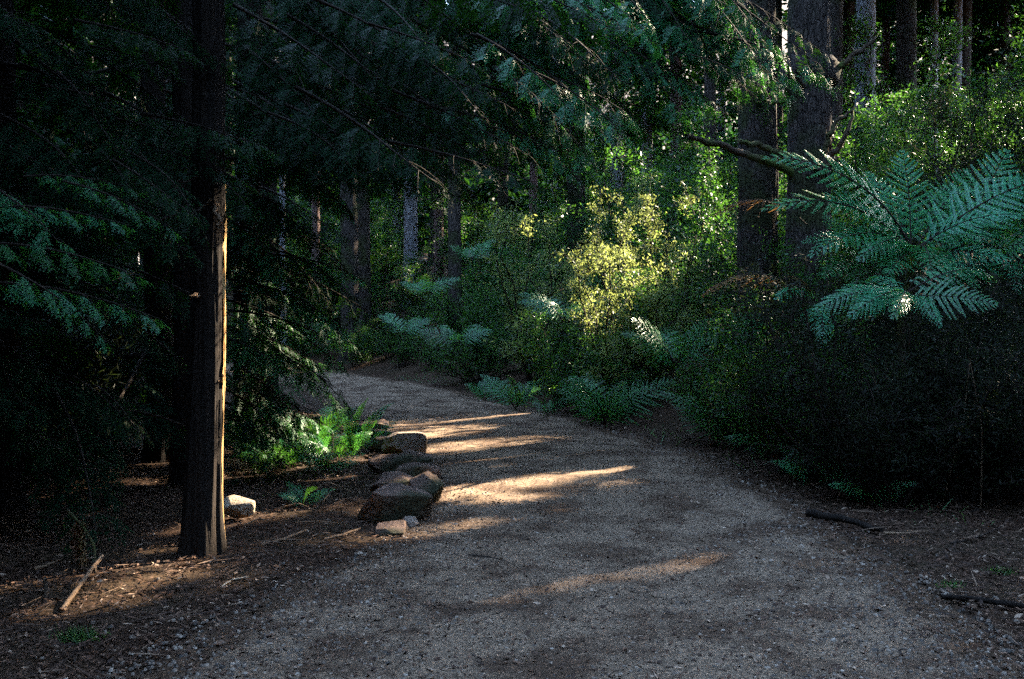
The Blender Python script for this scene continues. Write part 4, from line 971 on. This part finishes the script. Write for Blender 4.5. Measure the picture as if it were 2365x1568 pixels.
clump('bluish fern low in front of the sword ferns left of the stones', 750, 1100, 9.0, 8, .42, (3, 0), .3, 43)
clump('little dark fern on the needles between the trunk and the stones', 700, 1180, 7.6, 7, .28, (0, 3), .4, 31)
b = at(640, 1110, 8.7); b[2] = hz(b[0], b[1]) + .05
fern('dead brown fern collapsed on the floor left of the stones', b, [('dead', b, b + np.array([.4, -.1, .05]), (0, -.3, 1)), ('dead', b, b + np.array([-.3, -.2, .08]), (0, -.3, 1)), ('dead', b, b + np.array([.1, -.35, .12]), (0, 0, 1))])
for k, (x, y, d, dx, h) in enumerate([(1560, 875, 11.4, 30, 70), (1640, 900, 10.6, -25, 60), (1950, 930, 8.2, 45, 110), (2060, 960, 7.9, -50, 120), (2180, 980, 7.6, 60, 140), (2270, 960, 7.4, -30, 130), (1830, 930, 9.0, 40, 90)]):
    p = at(x, y, d); p[2] = hz(p[0], p[1]); q = at(x + dx, y - h, d - .2)
    stick('thin pale dead stem standing in the dark undergrowth on the right', [p, .5 * (p + q) + np.array([.05, 0, .06]), q], .006, .003, M_dry, 'dead_twig', 'dead stems in the right undergrowth', 5, 'twig')
# bleached log end right of the trunk
lp = at(545, 1172, 7.0)
o = rock('short bleached log end glaring white in the sun right of the trunk foot', (lp[0], lp[1], hz(lp[0], lp[1]) + .09), (.24, .17, .15), 23, M_cut, .5, None, .3)
o.name = 'log'; o['category'] = 'log'
# hanging lichen strips in the lower left
for x, y0, y1 in [(172, 1205, 1290), (183, 1200, 1330), (165, 1215, 1265)]:
    p0 = at(x, y0, 5.7); p1 = at(x + 3, y1, 5.7); q = np.linspace(0, 1, 9)[:, None]; g = G(); P = (p1 - p0) * q
    P[:, 0] += .01 * np.sin(q[:, 0] * 9 + x)
    rr_ = np.random.default_rng(x); n_ = 120; v = rr_.random(n_)
    g.tube(P, .004, 4, 0); g.leaves(P[0] + (P[-1] - P[0]) * v[:, None] + .008 * rr_.standard_normal((n_, 3)), np.array([0, 0, -1.0]) + .5 * rr_.standard_normal((n_, 3)), rr_.standard_normal((n_, 3)), .035, .010, 1)
    V, F, M = g.arrays(); o = link('lichen_strand', make_mesh('lichen_strand', V, F, M, [M_moss, M_dead])); o.location = p0
    tag(o, 'pale lichen strand hanging beside the bent dead branch, lower left', 'lichen', 'lichen strands at the lower left')

# ------------------------------------------------------------------ grass, leaf litter, gravel
def tuft(label, x, y, n, l, spread, seed, group=None):
    r = np.random.default_rng(seed); p = gnd(x, y); P = np.stack([spread * r.standard_normal(n), .6 * spread * r.standard_normal(n), 0 * np.zeros(n)], 1)
    D = np.stack([.5 * r.standard_normal(n), .5 * r.standard_normal(n), .9 + 0 * P[:, 0]], 1); g = G()
    g.leaves(P, D, r.standard_normal((n, 3)), l * (.5 + r.random(n)), .006, 0, .3); V, F, M = g.arrays()
    o = link('grass_tuft', make_mesh('grass_tuft', V, F, M, [M_grass])); o.location = (p[0], p[1], hz(p[0], p[1]))
    return tag(o, label, 'grass', group)
tuft('small green grass tuft alone on the brown floor at the lower left', 178, 1482, 260, .06, .05, 1)
tuft('small pale green moss tuft on the right verge below the fallen branch', 2200, 1368, 160, .03, .03, 2)
tuft('little green tuft in the shade far right of the fallen branch', 2320, 1330, 120, .04, .04, 3)

r = np.random.default_rng(77)
def floor_points(n, ymax, bias):
    y = 2.6 + (ymax - 2.6) * r.random(n) ** 1.7; x = (r.random(n) * 2 - 1) * (y * .60 + .6)
    right, path, dr_, dl_ = sides(x, y); e = np.minimum(dr_, dl_)
    p = np.where(path, .36 + .64 * np.exp(-e / .35) * .8 + .25 * np.clip(wob(x, y, f=1.6, seed=4), 0, 1), 1.0) if bias else np.where(path, 1.0, .10 * np.exp(-e / .3))
    k = r.random(n) < p
    return x[k], y[k]
x, y = floor_points(170000, 22, True); n = len(x); z = H(x, y) + .014
P = np.stack([x, y, z + .012 * r.random(n)], 1); a = r.random(n) * 2 * math.pi
g = G(); D = np.stack([np.cos(a), np.sin(a), .28 * r.standard_normal(n)], 1)
g.leaves(P, D, np.array([0, 0, 1.0]) + .35 * r.standard_normal((n, 3)), (.014 + .05 * r.random(n) ** 2.4) * np.where(sides(x, y)[1], .95, 1.0), .006 + .016 * r.random(n) ** 2.4, 0)
V, F, M = g.arrays(); tag(link('leaf_litter', make_mesh('leaf_litter', V, F, M, [M_litter])), 'brown and pale fallen leaves strewn over floor and path', 'leaf litter', kind='stuff')
x, y = floor_points(60000, 17, False); n = len(x); z = H(x, y) + .012
c8 = np.array([(-1, -1, -1), (1, -1, -1), (1, 1, -1), (-1, 1, -1), (-.7, -.7, 1), (.7, -.7, 1), (.7, .7, 1), (-.7, .7, 1)], float)
sz = (.003 + .008 * r.random(n) ** 2.5)[:, None, None] * np.array([1, 1, .6]) * (.7 + .6 * r.random((n, 1, 3)))
V = c8[None] * (1 + .25 * r.standard_normal((n, 8, 3))) * sz; a = r.random(n) * 6.28
V = np.stack([V[..., 0] * np.cos(a)[:, None] - V[..., 1] * np.sin(a)[:, None], V[..., 0] * np.sin(a)[:, None] + V[..., 1] * np.cos(a)[:, None], V[..., 2]], -1) + np.stack([x, y, z], 1)[:, None]
F = (np.array([(4, 5, 6, 7), (0, 1, 5, 4), (1, 2, 6, 5), (2, 3, 7, 6), (3, 0, 4, 7)])[None] + 8 * np.arange(n)[:, None, None]).reshape(-1, 4)
tag(link('gravel', make_mesh('gravel', V.reshape(-1, 3), F, np.zeros(len(F)), [M_peb])), 'small pale stones scattered on the path', 'gravel', kind='stuff')
n = 5200; y = 3.0 + 9 * r.random(n) ** 1.5; x = (r.random(n) * 2 - 1) * (y * .6 + .5); rt, pt, dr_, dl_ = sides(x, y); k = ~pt | (np.minimum(dr_, dl_) < .25 * r.random(n)) ; x, y = x[k], y[k]; n = len(x)
g = G(); P = np.stack([x, y, H(x, y) + .02 + .03 * r.random(n)], 1); a = r.random(n) * 6.28
g.leaves(P, np.stack([np.cos(a), np.sin(a), .12 * r.standard_normal(n)], 1), r.standard_normal((n, 3)), .04 + .22 * r.random(n) ** 3, .007, 0, .5)
g.leaves(P, np.stack([np.cos(a), np.sin(a), .12 * r.standard_normal(n)], 1), r.standard_normal((n, 3)), .08 + .25 * r.random(n) ** 2, .008, 0, .5)
V, F, M = g.arrays(); tag(link('twig_litter', make_mesh('twig_litter', V, F, M, [M_twigs])), 'thin broken twigs scattered over the needle floor', 'twigs', kind='stuff')
# grass and ground herbs along the right path edge
n = 14000; y = 6.8 + 15.5 * r.random(n); x = -8 + 14 * r.random(n); rt, pt, dr_, dl_ = sides(x, y); k = rt & (dr_ < .12 + (.8 + 1.0 * (y < 10)) * r.random(n)) & (dr_ > np.where(y < 9, .5, .0)) & (wob(x, y, f=1.3) > -.1); x, y = x[k], y[k]; n = len(x); g = G()
g.leaves(np.stack([x, y, H(x, y)], 1), np.stack([.6 * r.standard_normal(n), .6 * r.standard_normal(n), .8 + 0 * x], 1), r.standard_normal((n, 3)), .05 + .14 * r.random(n), .010, 0, .3)
V, F, M = g.arrays(); tag(link('grass', make_mesh('grass', V, F, M, [M_grass])), 'short grass and herbs along the right edge of the path', 'grass', kind='stuff')
